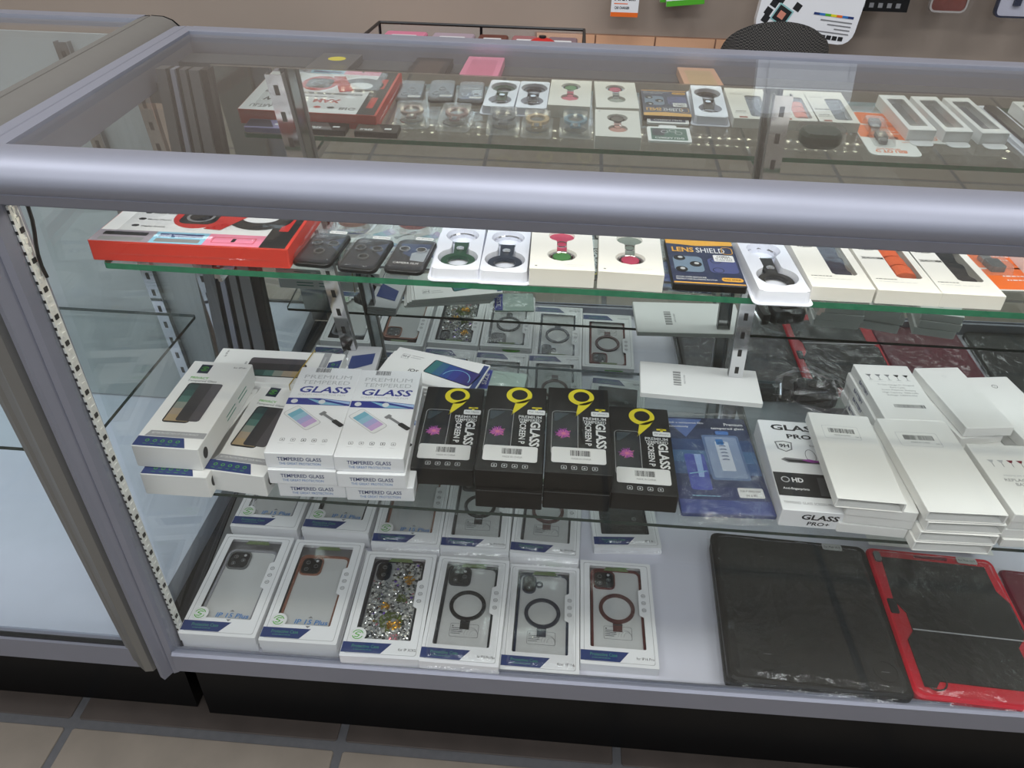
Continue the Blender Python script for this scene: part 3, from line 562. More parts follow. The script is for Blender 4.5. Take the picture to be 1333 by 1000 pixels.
def nine_box(label, grp, sticker, w=0.0815, l=0.176, h=0.0275):
    t = thing('screen_protector_box', label, 'box', grp)
    mb = MB(); mb.cbox(w, l, 0, h, BLACKC); mb.build('carton', t)
    mb = MB(); z = h + .0001
    cx, cy = 0.004, l * 0.385; A = circ(cx, cy, 0.0175, 28, 0.0185); B = circ(cx + .0005, cy + .001, 0.0108, 28, 0.0115); mb.fring(A, B, z, YEL)
    mb.flat([(cx - 0.004, cy - 0.0175), (cx + 0.0165, cy - 0.006), (cx + 0.010, cy - 0.020), (cx - 0.008, cy - 0.045)], z, YEL)
    hx, hy = 0.029, l * 0.205
    for dx in (-0.0045, 0.0045): mb.flat(rrect(hx + dx * 0, hy + dx * 1.1, 0.013, 0.0032, .0002, 1), z, YEL)
    mb.flat(rrect(hx, hy, 0.0034, 0.012, .0002, 1), z, YEL)
    # phone outline with tall flower
    px, py, pw, pl = -0.0175, -l * 0.06, 0.034, 0.090
    mb.fring(rrect(px, py, pw, pl, 0.006, 4), rrect(px, py, pw - 0.0012, pl - 0.0012, 0.0055, 4), z, LGREY)
    mb.flat(rrect(px, py, pw - 0.003, pl - 0.003, 0.005, 4), z, mat('screen_black', (30, 34, 38), 0.25, noise=0)); mb.flat([(px - 0.014, py + pl / 2 - 0.004), (px + 0.006, py + pl / 2 - 0.004), (px - 0.010, py + pl / 2 - 0.022), (px - 0.014, py + pl / 2 - 0.022)], z + .0001, mat('screen_sheen', (58, 68, 74), 0.25, noise=0))
    g = random.Random(4); fx, fy = -0.019, -l * 0.075
    for k in range(34):
        a = k * 2 * math.pi / 34 + g.uniform(-.05, .05); r = g.uniform(0.007, 0.0118); d = (math.cos(a), math.sin(a)); n = (-d[1] * 0.00055, d[0] * 0.00055)
        mb.flat([(fx + n[0], fy + n[1]), (fx - n[0], fy - n[1]), (fx + d[0] * r - n[0], fy + d[1] * r - n[1]), (fx + d[0] * r + n[0], fy + d[1] * r + n[1])], z + .0002 + k * 2e-6, PURP if k % 3 else PINK)
    mb.flat(circ(fx, fy, 0.003, 10), z + .0003, PINK)
    mb.text('PREMIUM', 0.021, 0.0205, 0.0058, z, WINK, w=0.030, bold=0.01); mb.text('TEMPERED', 0.021, 0.0135, 0.0058, z, WINK, w=0.030, bold=0.01)
    mb.text('GLASS', 0.0285, -0.014, 0.0130, z, WINK, w=0.050, bold=0.03, rot=-90); mb.text('SCREEN P', 0.0125, -0.012, 0.0082, z, WINK, w=0.046, bold=0.02, rot=-90)
    for k in range(4): icon(mb, -0.018 + 0.0125 * k, -l * 0.442, 0.0068, z, LGREY, k)
    mb.build('printed_panel', t)
    mb = MB(); mb.prism(rrect(0.0, -l * 0.315, 0.067, 0.029, 0.003, 3), z + .0004, z + .0007, WINK); mb.barcode(0.002, -l * 0.292, 0.025, 0.0105, z + .0008, seed=9); mb.text('MADE IN CHINA', 0.003, -l * 0.352, 0.0032, z + .0008, GREY, w=0.024)
    mb.build('barcode_sticker', t)
    mb = MB(); mb.prism(rrect(0.0285, 0.0305, 0.0235, 0.010, 0.002, 3), z + .0004, z + .0007, WINK); mb.text(sticker, 0.0285, 0.0305, 0.0042, z + .0008, INK, w=0.0185); mb.build('size_sticker', t)
    return t

def plain_box(label, grp, w, l, h, kind='barcode', m=None, open_end=False, name='white_box'):
    t = thing(name, label, 'box', grp); m = m or WHITE
    mb = MB()
    if open_end:
        mb.cbox(w, l, h * 0.93, h, m); mb.cbox(w, l, 0, h * 0.07, m)
        for s in (-1, 1): mb.box(s * (w / 2 - 0.001) - .001, s * (w / 2 - 0.001) + .001, -l / 2 + .0005, l / 2 - .0005, h * 0.05, h * 0.95, m)
        mb.box(-w / 2 + .002, w / 2 - .002, -l / 2 + 0.014, l / 2 - .001, h * 0.10, h * 0.88, mat('inner_sleeve', (214, 214, 212), 0.6)); mb.build('sleeve', t)
    else: mb.cbox(w, l, 0, h, m); mb.build('carton', t)
    mb = MB(); z = h + .0001
    if kind == 'barcode':
        mb.fring(rrect(-w * 0.06, l * 0.26, w * 0.58, l * 0.16, 0.002, 2), rrect(-w * 0.06, l * 0.26, w * 0.57, l * 0.155, 0.002, 2), z, LGREY)
        mb.barcode(-w * 0.06, l * 0.28, w * 0.40, l * 0.055, z, seed=int(w * 1e4)); mb.text('MADE IN CHINA', -w * 0.06, l * 0.225, 0.0026, z, GREY, w=w * 0.26); mb.text('DK.3', w * 0.19, l * 0.215, 0.0022, z, GREY, w=0.007)
    elif kind == 'vertical':
        for k in range(22):
            if k % 4 != 3: mb.flat([(-w * 0.22, 0.020 - k * 0.0017), (-w * 0.155, 0.020 - k * 0.0017), (-w * 0.155, 0.021 - k * 0.0017), (-w * 0.22, 0.021 - k * 0.0017)], z, INK)
        mb.text('MADE IN CHINA', -w * 0.125, 0.002, 0.0028, z, GREY, w=0.024, rot=90)
    elif kind == 'battery':
        for k in range(5):
            x = -0.026 + 0.013 * k; y = l * 0.27; mb.flat([(x - .004, y + .005), (x + .004, y + .005), (x + .0012, y), (x - .0012, y)], z, INK if k > 2 else GREY); mb.flat([(x - .0004, y - .008), (x + .0004, y - .008), (x + .0004, y), (x - .0004, y)], z, GREY); mb.flat([(x - .003, y - .009), (x + .003, y - .009), (x + .003, y - .0083), (x - .003, y - .0083)], z, GREY)
        mb.lines(0, l * 0.17, 0.060, 1, 0.002, z, LGREY, 0.0005)
        for k, s in enumerate(('Ti Gas Gauge IC Original', 'Zero Cycle', 'Li-ion Polymer Battery', 'High Capacity: 3500 mAh', 'Voltage: 3.82V/4.35V')): mb.text(s, 0.004, l * 0.11 - k * 0.0062, 0.0042, z, GREY, w=0.0021 * len(s))
        mb.barcode(0.004, -l * 0.27, 0.040, 0.0075, z, seed=4)
    elif kind == 'replace':
        for k in range(5):
            x = -0.024 + 0.012 * k; y = l * 0.22; mb.flat([(x - .004, y + .005), (x + .004, y + .005), (x + .0012, y), (x - .0012, y)], z, mat('wine_ink', (120, 20, 40), .5, noise=0) if k > 1 else LGREY); mb.flat([(x - .0004, y - .008), (x + .0004, y - .008), (x + .0004, y), (x - .0004, y)], z, GREY)
        mb.text('PREMIUM QUALITY', 0.002, l * 0.03, 0.0035, z, LGREY, w=0.045); mb.text('REPLACEMENT', 0.002, -l * 0.03, 0.0052, z, GREY, w=0.050); mb.text('BATTERY', 0.002, -l * 0.09, 0.0052, z, GREY, w=0.030); mb.barcode(0.01, -l * 0.33, 0.03, 0.008, z)
    elif kind == 'number':
        mb.fring(circ(0.0, l * 0.34, 0.0042, 16), circ(0, l * 0.34, 0.0034, 16), z, INK); mb.text('1', 0, l * 0.34, 0.004, z, INK)
    elif kind == 'faint': mb.fring(circ(0.0, l * 0.34, 0.0030, 12), circ(0, l * 0.34, 0.0026, 12), z, LGREY)
    if mb.v: mb.build('printed_panel', t)
    else:
        mb.add([(0, 0, 0)], [], m)
    if kind == 'battery':
        mb = MB(); X = -w / 2 - .0002; V, F, x0, x1, y0, y1 = text_geo('BATTERY', 0.02); sc = 0.034 / (x1 - x0)
        mb.add([(X, 0.030 - (x - x0) * sc, h * 0.35 + (y - y0) * sc * 0.9) for x, y in V], F, NAVY); mb.build('side_print', t)
    return t

def stack(proto, n, base, h, q, labels, jit=0.0015, seed=2, first=True, dirs=None):
    """n equal boxes one on the other; labels run from the topmost down"""
    g = random.Random(seed)
    for k in range(n):
        o = proto if k == 0 else copy_tree(proto)
        lvl = n - 1 - k; o['label'] = labels[k]
        dx, dy, da = (0, 0, 0) if k == 0 else (dirs[k] if dirs else (g.uniform(-jit, jit), g.uniform(-jit, jit), g.uniform(-.01, .01)))
        o.location = (q[0] + dx, q[1] + dy, base + lvl * (h + 0.0008) + 0.0003); o.rotation_euler = (0, 0, q[2] + da)

def well_top(mb, w, l, z, hw, y0, y1, zb, m, n=26, r=None, floor=True):
    ys = [y0 + (y1 - y0) * k / n for k in range(n + 1)]; H_ = [hw(y) for y in ys]; H_[0] = H_[-1] = 0.0
    def out(y):       # half width of the (rounded) outer outline
        if not r: return w / 2
        d = abs(y) - (l / 2 - r); return w / 2 if d <= 0 else w / 2 - r + math.sqrt(max(0, r * r - d * d))
    def ends(ya, yb, k=4):
        for i in range(k):
            a, b = ya + (yb - ya) * i / k, ya + (yb - ya) * (i + 1) / k; mb.poly([(-out(a), a, z), (out(a), a, z), (out(b), b, z), (-out(b), b, z)], m)
    ends(-l / 2, y0); ends(y1, l / 2)
    for k in range(n):
        a, b = ys[k], ys[k + 1]; ha, hb = H_[k], H_[k + 1]
        mb.poly([(ha, a, z), (out(a), a, z), (out(b), b, z), (hb, b, z)], m); mb.poly([(-out(a), a, z), (-ha, a, z), (-hb, b, z), (-out(b), b, z)], m)
        mb.poly([(ha, a, z), (hb, b, z), (hb * .94, b * .98, zb), (ha * .94, a * .98, zb)], m); mb.poly([(-hb, b, z), (-ha, a, z), (-ha * .94, a * .98, zb), (-hb * .94, b * .98, zb)], m)
        if floor: mb.poly([(-ha * .94, a * .98, zb), (ha * .94, a * .98, zb), (hb * .94, b * .98, zb), (-hb * .94, b * .98, zb)], m)
def lobes(c, r1, r2, neck, e=1.0):
    def f(y):
        v = neck if abs(y) < c else 0.0
        for cy, rr_ in ((-c, r1), (c, r2)):
            d = (y - cy) / e
            if abs(d) < rr_: v = max(v, math.sqrt(rr_ * rr_ - d * d))
        return v
    return f
def fob_pack(label, grp, col, white=False, w=0.050, l=0.112, h=0.012):
    """moulded blister with a flared well holding a key-fob ring"""
    t = thing('fob_pack', label, 'blister pack', grp); M = BLISW if white else BLIS
    mb = MB(); a = rrect(0, 0, w + .006, l + .006, 0.007, 4); b = rrect(0, 0, w, l, 0.006, 4); c = rrect(0, 0, w - 0.003, l - 0.003, 0.005, 4)
    L0 = [(p[0], p[1], 0.0) for p in a]; L1 = [(p[0], p[1], 0.001) for p in a]; L2 = [(p[0], p[1], 0.0012) for p in b]; L3 = [(p[0], p[1], h) for p in c]
    mb.loft([L0, L1, L2, L3], M, cap1=not white)
    if white:
        lo = lobes(l * .235, .0205, .0175, .009); well_top(mb, w - .003, l - .003, h, lo, -l * .235 - .0205, l * .235 + .0175, .002, M, r=.005)
    mb.build('blister_shell', t)
    fm = mat('fob_' + col, {'green': (28, 66, 48), 'navy': (30, 40, 56), 'red': (120, 44, 44), 'blue': (66, 132, 160), 'gold': (190, 150, 80), 'black': (34, 34, 34), 'clear': (150, 160, 150), 'brown': (118, 70, 52)}[col], 0.35, noise=0.06)
    mb = MB(); ry = -l * 0.235
    mb.ring(circ(0, ry, 0.0175, 26), circ(0, ry, 0.0115, 26), 0.004, 0.008, fm); mb.prism([(-0.006, ry + 0.013), (0.006, ry + 0.013), (0.0075, l * 0.16), (-0.0075, l * 0.16)], 0.004, 0.0075, fm); mb.build('fob_strap', t)
    mb = MB(); mb.prism(circ(0, ry + 0.026, 0.0042, 14), 0.0075, 0.0098, CHROME); mb.build('snap_button', t)
    mb = MB(); mb.tube([(0.015 * math.cos(a), l * 0.27 + 0.013 * math.sin(a), 0.006) for a in [k * math.pi / 10 for k in range(20)]], 0.0013, CHROME, 6, closed=True); mb.build('split_ring', t)
    return t

def fob_box(label, grp, c1, c2, w=0.064, l=0.112, h=0.0185):
    t = thing('fob_box', label, 'box', grp)
    lo = lobes(l * .20, .0150, .0138, .0052, .95); mb = MB(); well_top(mb, w, l, h, lo, -l * .20 - .0143, l * .20 + .0131, h - .004, CREAM, floor=False)
    mb.ring(rrect(0, 0, w, l, .0006, 1), rrect(0, 0, w - .002, l - .002, .0005, 1), 0, h - .0001, CREAM); mb.box(-w / 2 + .001, w / 2 - .001, -l / 2 + .001, l / 2 - .001, 0.0002, 0.001, CREAM)
    mb.build('carton', t)
    mb = MB(); mb.box(-w * .36, w * .36, -l * .42, l * .42, 0.0012, h - 0.006, mat('blister_inner', (150, 150, 150), 0.1, 0.4)); mb.build('inner_tray', t)
    mb = MB(); m1 = mat('charm_' + c1, {'pink': (186, 60, 92), 'green': (70, 130, 70), 'grey': (120, 130, 122), 'rose': (200, 150, 140), 'dark': (70, 66, 64)}[c1], 0.3, 0.2); m2 = mat('charm_' + c2, {'pink': (186, 60, 92), 'green': (70, 130, 70), 'grey': (120, 130, 122), 'rose': (200, 150, 140), 'dark': (70, 66, 64)}[c2], 0.3, 0.2)
    mb.prism(circ(0, l * 0.22, 0.013, 18), h - 0.006, h - 0.0025, m1); mb.prism([(-.005, -l * 0.15), (.005, -l * 0.15), (.005, l * 0.15), (-.005, l * 0.15)], h - .006, h - .003, m1); mb.prism(circ(0, -l * 0.20, 0.0090, 18), h - .006, h - .002, m2); mb.build('charm', t)
    mb = MB(); mb.tube([(0.0125 * math.cos(a), -l * 0.20 + 0.0125 * math.sin(a), h - 0.0035) for a in [k * math.pi / 11 for k in range(22)]], 0.0016, CHROME, 6, closed=True); mb.tube([(0.006 * math.cos(a), l * 0.07 + 0.006 * math.sin(a), h - 0.0032) for a in [k * math.pi / 6 for k in range(12)]], 0.0012, CHROME, 5, closed=True); mb.build('split_ring', t)
    mb = MB(); mb.flat(circ(-w * 0.40, -l * 0.44, 0.0013, 8), h + .0001, GREY); mb.lines(w * 0.2, -l * 0.40, 0.02, 2, 0.003, h + .0001, LGREY, .0007); mb.build('printed_panel', t)
    return t

def band_box(label, grp, col, w=0.060, l=0.120, h=0.0145, size=False):
    t = thing('watch_band_box', label, 'box', grp); x0, x1, y0, y1 = -0.003, 0.022, -l * 0.26, l * 0.42
    mb = MB(); a = rrect(0, 0, w, l, 0.0006, 1); b = rrect((x0 + x1) / 2, (y0 + y1) / 2, x1 - x0, y1 - y0, 0.003, 1)
    mb.ring(a, b, h - .0006, h, CREAM); mb.ring(a, rrect(0, 0, w - .002, l - .002, .0005, 1), 0, h - .0006, CREAM); mb.box(-w / 2 + .001, w / 2 - .001, -l / 2 + .001, l / 2 - .001, .0002, .001, CREAM); mb.build('carton', t)
    bm = mat('band_' + col, {'navy': (34, 36, 58), 'orange': (226, 100, 52), 'black': (34, 34, 38), 'steel': (170, 172, 176)}[col], 0.75 if col != 'steel' else 0.2, 0 if col != 'steel' else .9, noise=0.12, nscale=300)
    mb = MB(); n = 18
    if col == 'orange':
        for k in range(3): mb.loft([[(0.0095 + 0.0105 * math.cos(a) + .001 * k, y1 - 0.018 - k * 0.020 + q, 0.0085 + 0.005 * math.sin(a)) for a in [j * math.pi / 6 for j in range(12)]] for q in (-0.009, -0.0095 + .001, 0.008, 0.009)], bm)
    else: mb.loft([[(x0 + .001 + (x1 - x0 - .004) * s, y1 - 0.001 - (y1 - y0 - .001) * k / n, 0.002 + zz + 0.0015 * math.sin(k * 0.9)) for s, zz in ((0, 0), (0, 0.008), (1, 0.008), (1, 0))] for k in range(n + 1)], bm)
    mb.build('watch_band', t)
    mb = MB(); mb.flat(b, h - .0008, FILM); mb.build('window_film', t)
    mb = MB(); z = h + .0001; mb.text('Watch Band', -w * 0.27, l * 0.33, 0.0034, z, GREY, w=0.019, bold=.01); mb.text('Watch', -w * 0.27, l * 0.275, 0.0045, z, INK, w=0.016, bold=.03)
    if size: mb.text('38/40/41MM', -w * 0.25, l * 0.10, 0.0060, z, INK, w=0.022, bold=.02)
    mb.lines(-w * 0.2, -l * 0.30, 0.026, 1, 0.003, z, INK, .0012); mb.lines(0, -l * 0.345, 0.048, 1, .003, z, LGREY, .0009); mb.flat(rrect(-w * .25, l * .455, .012, .006, .0002, 1), z, mat('dull_red_ink', (150, 80, 70), .5, noise=0)); mb.build('printed_panel', t)
    return t

def lens_case(label, grp, kind):
    t = thing('lens_protector_case', label, 'case', grp); w, l, h = 0.041, 0.076, 0.0095
    mb = MB(); a = rrect(0, 0, w, l, .008, 4); b = rrect(0, 0, w - .002, l - .002, .007, 4); mb.loft([[(p[0], p[1], 0) for p in b], [(p[0], p[1], .001) for p in a], [(p[0], p[1], .004) for p in a], [(p[0], p[1], .0045) for p in b]], BLK); mb.build('tray', t)
    mb = MB(); pm = mat('lens_print_dark', (34, 36, 44), .3, noise=.2, nscale=60); mb.flat(rrect(0, 0, w - .006, l - .008, .005, 3), .0048, pm)
    if kind == 2: mb.flat([(-0.0163, 0.0246), (0.0163, 0.0279), (0.0163, -0.0098), (0.0000, -0.0049), (-0.0089, 0.0016)], .0049, mat('nebula_blue', (44, 66, 104), .3, noise=.3, nscale=90)); mb.flat([(0.0000, 0.0033), (0.0163, 0.0164), (0.0163, -0.0148), (0.0015, -0.0131)], .005, mat('pale_nebula', (150, 158, 166), .3, noise=.3, nscale=120)); mb.text('CAMERA FILM', -.001, -.020, .0042, .0051, WINK, w=.026)
    else: mb.flat([(-0.0015, 0.0148), (0.0163, 0.0279), (0.0163, -0.0033)], .0049, mat('nebula_slate', (66, 80, 104), .3, noise=.3, nscale=90)); mb.text('CAMERA', -.010, .029, .0028, .0051, LGREY, w=.013); mb.lines(-.010, .025, .012, 1, .002, .0051, LGREY, .0008)
    mb.build('backing_card', t)
    mb = MB()
    for x, y in ((-0.0089, 0.0098), (0.0089, 0.0098), (0, -.010))[:2 if kind == 2 else 3]: mb.ring(circ(x, y, .0058, 18), circ(x, y, .0046, 18), .0051, .0068, CHROME if kind == 2 else ALU_D); mb.flat(circ(x, y, .0045, 16), .0055, BLK)
    mb.build('lens_ring', t)
    mb = MB(); mb.loft([[(p[0], p[1], .0046) for p in b], [(p[0], p[1], h - .001) for p in b], [(p[0] * .97, p[1] * .98, h) for p in b]], LID, cap0=False); mb.build('clear_lid', t)
    mb = MB(); mb.prism(rrect(.008, .030, .019, .0065, .002, 3), h + .0001, h + .0003, WINK); mb.text('for IP14 Plus', .008, .030, .0028, h + .0004, INK, w=.0165); mb.build('size_sticker', t)
    return t

# ================================================================ GOODS ON THE DECK
P1 = 'phone case boxes on the white deck'
def S2(n, proto, q, labels, **k): stack(proto, n, DK, CH_, q, labels, **k)
zt2 = DK + 2 * (CH_ + .0008); zt1 = DK + CH_
o = case_box('x', P1, 'clear', text='IP 15 Plus'); S2(2, o, quad(zt2, (233, 822), (333.5, 831), (382, 701), (293, 695)), ['clear phone case in window box at the deck left corner, uppermost of two', 'window box under the clear phone case box at the deck left corner'])
o = case_box('x', P1, 'copper', text='IP 15 Plus'); S2(2, o, quad(zt2, (337, 833), (439, 840), (476, 708), (383, 701)), ['copper framed clear phone case in window box, front row, uppermost of two', 'window box under the front row copper framed phone case box'])
o = case_box('x', P1, 'black', glitter=True, cam=2, foot='for IP X/XS'); S2(2, o, quad(zt2, (444.5, 850.5), (544, 857), (565.5, 724), (480, 719)), ['silver rhinestone glitter phone case with gold flower in window box', 'window box beneath the silver rhinestone glitter phone case box'])
o = case_box('x', P1, 'black', ring='black', foot='for IP15 Pro Max', wrap=5); S2(2, o, quad(zt2 - .002, (547, 860), (649, 870), (661, 732), (573, 725)), ['black framed phone case with black ring in front row window box, beside the glitter case', 'window box beneath the front row black framed case with black ring'])
o = case_box('navy framed phone case with dark ring and two lenses, front row', P1, 'blue', ring='blue', cam=2, foot='for IP16', wrap=6); put(o, quad(zt1, (651, 871), (754, 878.5), (754, 741), (664, 734)), DK + .0003)
o = case_box('rose brown framed phone case with brown ring in rightmost front row window box', P1, 'rose', ring='rose', foot='for IP16 Pro'); put(o, quad(zt1, (755.5, 863), (859, 871), (847, 736), (754, 729)), DK + .0003)
def back(fl, fr, z):
    a, b = on(*fl, z), on(*fr, z); d = (b - a); ang = math.atan2(d.y, d.x); m = (a + b) / 2; n = Vector((-math.sin(ang), math.cos(ang), 0)); c = m + n * (CL / 2); return c.x, min(c.y, 0.430 - CL / 2), ang
o = case_box('x', P1, 'clear', text='IP 15 Plus'); S2(2, o, back((298, 684.6), (387, 690), zt2), ['clear phone case window box in the back row, farthest left, uppermost of two', 'window box under the farthest left back row phone case box'])
o = case_box('x', P1, 'black', text='IP 15 Plus'); S2(2, o, back((391, 688.5), (480, 695), zt2), ['black edged clear phone case window box, second from left in back row', 'window box under the second back row phone case box from the left'])
o = case_box('x', P1, 'copper', text='IP 15 Plus', wrap=3); S2(2, o, back((484, 707.6), (570.6, 712), zt2), ['copper framed phone case window box, third from left in back row', 'window box under the third back row phone case box from the left'])
o = case_box('x', P1, 'black', ring='black', foot='for IP15 Pro Max', wrap=8); S2(2, o, back((574, 713), (661, 718), zt2), ['black ring phone case in glossy plastic, fourth in the back row', 'window box under the fourth back row phone case box'])
o = case_box('x', P1, 'black', ring='rose', foot='for IP15 Plus', wrap=9); S2(2, o, back((664, 719), (753, 727), zt2), ['dark framed phone case with brown ring, fifth in back row behind the navy case', 'window box under the fifth back row phone case box'])
o = case_box('solid black phone case in window box, rightmost of the back row', P1, 'black', solid=True, cam=3, foot='IP16', wrap=4); q = back((777, 708), (865, 706), zt1); put(o, (q[0], q[1] - .01, q[2] - .05), DK + .0003)

# tablet covers
def tablet(label, grp, w, l, h, edge, style):
    t = thing('tablet_case', label, 'tablet case', grp)
    mb = MB(); a = rrect(0, 0, w, l, .012, 4); b = rrect(0, 0, w - .006, l - .006, .010, 4)
    mb.loft([[(p[0], p[1], 0) for p in b], [(p[0], p[1], .002) for p in a], [(p[0], p[1], h - .003) for p in a], [(p[0], p[1], h) for p in b]], edge); mb.build('shell', t)
    if style == 'folio':
        mb = MB(); mb.flat([(w * .30, -l * .48), (w * .318, -l * .48), (w * .19, l * .48), (w * .172, l * .48)], h + .0003, INK); mb.build('fold_crease', t)
        mb = MB()
        for x, y in ((-w * .26, -l * .33), (w * .38, -l * .36)): mb.ring(circ(x, y, .016, 20), circ(x, y, .0148, 20), h, h + .0006, edge); mb.box(x - .006, x + .004, y - .002, y - .001, h, h + .0008, ALU_D)
        mb.build('round_boss', t)
    elif style == 'rugged':
        mb = MB(); P = [(-w * .40, l * .42), (w * .40, l * .42), (w * .40, l * .24), (w * .46, l * .16), (w * .46, -l * .05), (w * .36, -l * .14), (w * .36, -l * .40), (-w * .30, -l * .40), (-w * .34, -l * .44), (-w * .42, -l * .44), (-w * .42, -l * .16), (-w * .36, -l * .10), (-w * .36, l * .02), (-w * .42, l * .10)]
        mb.prism(P, h, h + .0022, BLKP); mb.build('back_plate', t)
        mb = MB(); mb.box(-w * .36, w * .45, -l * .095, -l * .088, h + .0022, h + .0026, LGREY); mb.ring(circ(-w * .34, -l * .40, .016, 18), circ(-w * .34, -l * .40, .014, 18), h + .0022, h + .003, BLKP); mb.build('stand_hinge', t)
        mb = MB(); mb.prism(rrect(-w * .44, l * .06, .012, .026, .002, 2), h, h + .0012, INK); mb.prism(rrect(-w * .43, l * .42, .010, .020, .004, 3), h, h + .003, ALU_D); mb.prism(rrect(0, l * .455, .05, .005, .002, 2), h, h + .0012, MAROON); mb.build('port_opening', t)
    mb = MB(); mb.prism(rrect(w * .28, l * .455, .030, .013, .003, 3), h + .0026, h + .0029, mat('grey_label', (178, 178, 176), .5)); mb.text('for Pad 10.9', w * .28, l * .455, .004, h + .003, INK, w=.024); mb.build('size_sticker', t)
    add_wrap(t, w + .010, l + .012, h + .0032, seed=len(label), nx=12, ny=14, amp=.0016)
    return t
TG = 'tablet cases on the white deck'
q = quad(.214, (945, 896), (1190, 912), (1133, 707), (922, 699)); o = tablet('x', TG, .238, .266, .0125, BLKP, 'folio'); stack(o, 2, DK, .0185, (q[0], q[1] + .004, q[2] - .02), ['black folio tablet case sealed in glossy plastic, uppermost of its pile', 'black tablet case beneath the black folio tablet case'])
o = tablet('x', TG, .19, .262, .0125, REDP, 'rugged'); c = on(1201, 915, .212); q2 = (c.x + .088, c.y + .137, -.065 + .02)
stack(o, 2, DK, .0175, (q2[0] + .006, q2[1] - .004, q2[2]), ['red and black rugged tablet case in plastic, uppermost of its pile', 'red rugged tablet case beneath the upper red one'])
o = tablet('shiny maroon tablet case in plastic at the far right of the deck', TG, .185, .255, .0125, MAROON, 'plain'); put(o, (q2[0] + .207, q2[1] - .01, -.06), DK + .0003)
o = tablet('black tablet case in plastic beyond the maroon tablet case', TG, .2, .26, .0125, BLKP, 'plain'); put(o, (q2[0] + .413, q2[1] + .0, -.03), DK + .0003)
t = thing('paper_label', 'white printed sheet lying behind the red tablet case', 'label'); mb = MB(); mb.box(-.095, .095, -.016, .016, 0, .0006, WHITE); mb.build('sheet', t); mb = MB(); mb.text('MADE IN CHINA', .035, -.003, .0062, .0008, INK, w=.085, bold=.03); mb.build('lettering', t)
t.location = (q2[0] + .022, q2[1] + .152, DK + .028); t.rotation_euler = (0, 0, -.03)

# ================================================================ GOODS ON THE MIDDLE SHELF
G1 = 'screen protector boxes on the middle shelf'
H = .033; z = MS + 2 * H
o = privacy_box('x', G1); stack(o, 2, MS, H, quad(z, (177.6, 579), (263, 586.6), (325.6, 478), (246.5, 469)), ['white privacy glass box at the shelf left end, uppermost of two', 'white privacy glass box beneath the leftmost privacy box'], dirs=[0, (.007, -.012, .01)])
o = privacy_box('white privacy glass box tucked between the left stack and the blue lettered boxes', G1); q = quad(MS + H, (274.6, 609.6), (353, 617), (405, 510), (333, 500)); put(o, (q[0] - .0, q[1] + .0, R(-5)), MS + .0003)
o = privacy_box('x', G1, h=.020); c = on(340, 472, MS + .05); stack(o, 2, MS, .020, (c.x + .018, c.y + .005, R(91)), ['white privacy glass box lying crosswise behind, bound by a rubber band', 'white privacy glass box lying crosswise at the bottom, under the rubber bound one'])
t = thing('rubber_band', 'thin yellow rubber band around the crosswise privacy boxes', 'rubber band'); mb = MB(); yb = .046
mb.tube([(0, -yb, .0415), (0, yb, .0415), (0, yb, -.0005), (0, -yb, -.0005)], .0008, mat('rubber_yellow', (176, 150, 60), .6), 6, closed=True); mb.build('loop', t); t.location = (c.x + .058, c.y + .005, MS + .0015); t.rotation_euler = (0, 0, R(-6))
h = .0223; z = MS + 3 * h + .002
for k, (nm, qd) in enumerate((('left', ((347, 588), (436.6, 592), (468, 482), (390.6, 477))), ('right', ((437.5, 593), (524, 596), (548, 485), (469.5, 482))))):
    o = premium_box('x', G1); stack(o, 3, MS, h, quad(z, *qd), ['blue lettered white glass box, top of the %s of two stacks' % nm, 'blue lettered white glass box, middle of the %s stack' % nm, 'blue lettered white glass box, bottom of the %s stack' % nm], dirs=[0, (.002, -.004, 0), (.009, -.001, .01)])
h = .0275
q = quad(MS + h, (530, 609.6), (617, 616), (632, 504), (557, 502.5)); o = nine_box('black screen glass box with yellow numeral, leftmost of four', G1, 'For 15pro'); put(o, q, MS + .0003)
q = quad(MS + 2 * h, (618.6, 609.6), (705, 616), (713, 507.6), (634, 504)); o = nine_box('x', G1, 'For 15plus'); stack(o, 2, MS, h, q, ['black glass box with yellow numeral, second from left, upper one', 'black glass box under the second yellow numeral box from the left'], dirs=[0, (.001, -.005, .005)])
q = quad(MS + 2 * h, (709, 613.5), (797, 620), (792, 509), (714, 506)); o = nine_box('x', G1, 'For iphone13'); stack(o, 2, MS, h, q, ['black glass box with yellow numeral, third from left, upper one', 'black glass box under the third yellow numeral box from the left'], dirs=[0, (0, -.004, -.005)])
q = quad(MS + h, (796.6, 641), (883, 647), (867, 533.6), (794, 528.5)); o = nine_box('black glass box with yellow numeral, lowest and rightmost of four', G1, 'For iphone12'); put(o, q, MS + .0003)
# blue film pack
t = thing('screen_film_pack', 'blue printed tempered film pack in a clear plastic sleeve', 'film pack', None); w, l, h = .116, .193, .006
mb = MB(); mb.cbox(w, l, 0, h, NAVY); mb.build('card', t); mb = MB(); z = h + .0001
grads = [(28, 36, 66), (34, 48, 86), (46, 70, 116), (70, 108, 150), (58, 88, 134), (38, 52, 92), (34, 46, 96), (46, 62, 130)]
for k, cc in enumerate(grads): y1 = l / 2 - .001 - k * (l - .002) / 8; mb.flat([(-w / 2 + .001, y1 - (l - .002) / 8), (w / 2 - .001, y1 - (l - .002) / 8), (w / 2 - .001, y1), (-w / 2 + .001, y1)], z, mat('deep_blue_%d' % k, cc, .35, noise=.25, nscale=25))
mb.flat([(-w / 2 + .002, l / 2 - .004), (-w * .02, l / 2 - .004), (-w * .26, l / 2 - .045)], z + .0001, mat('slate_blue', (80, 104, 160), .4, noise=0))
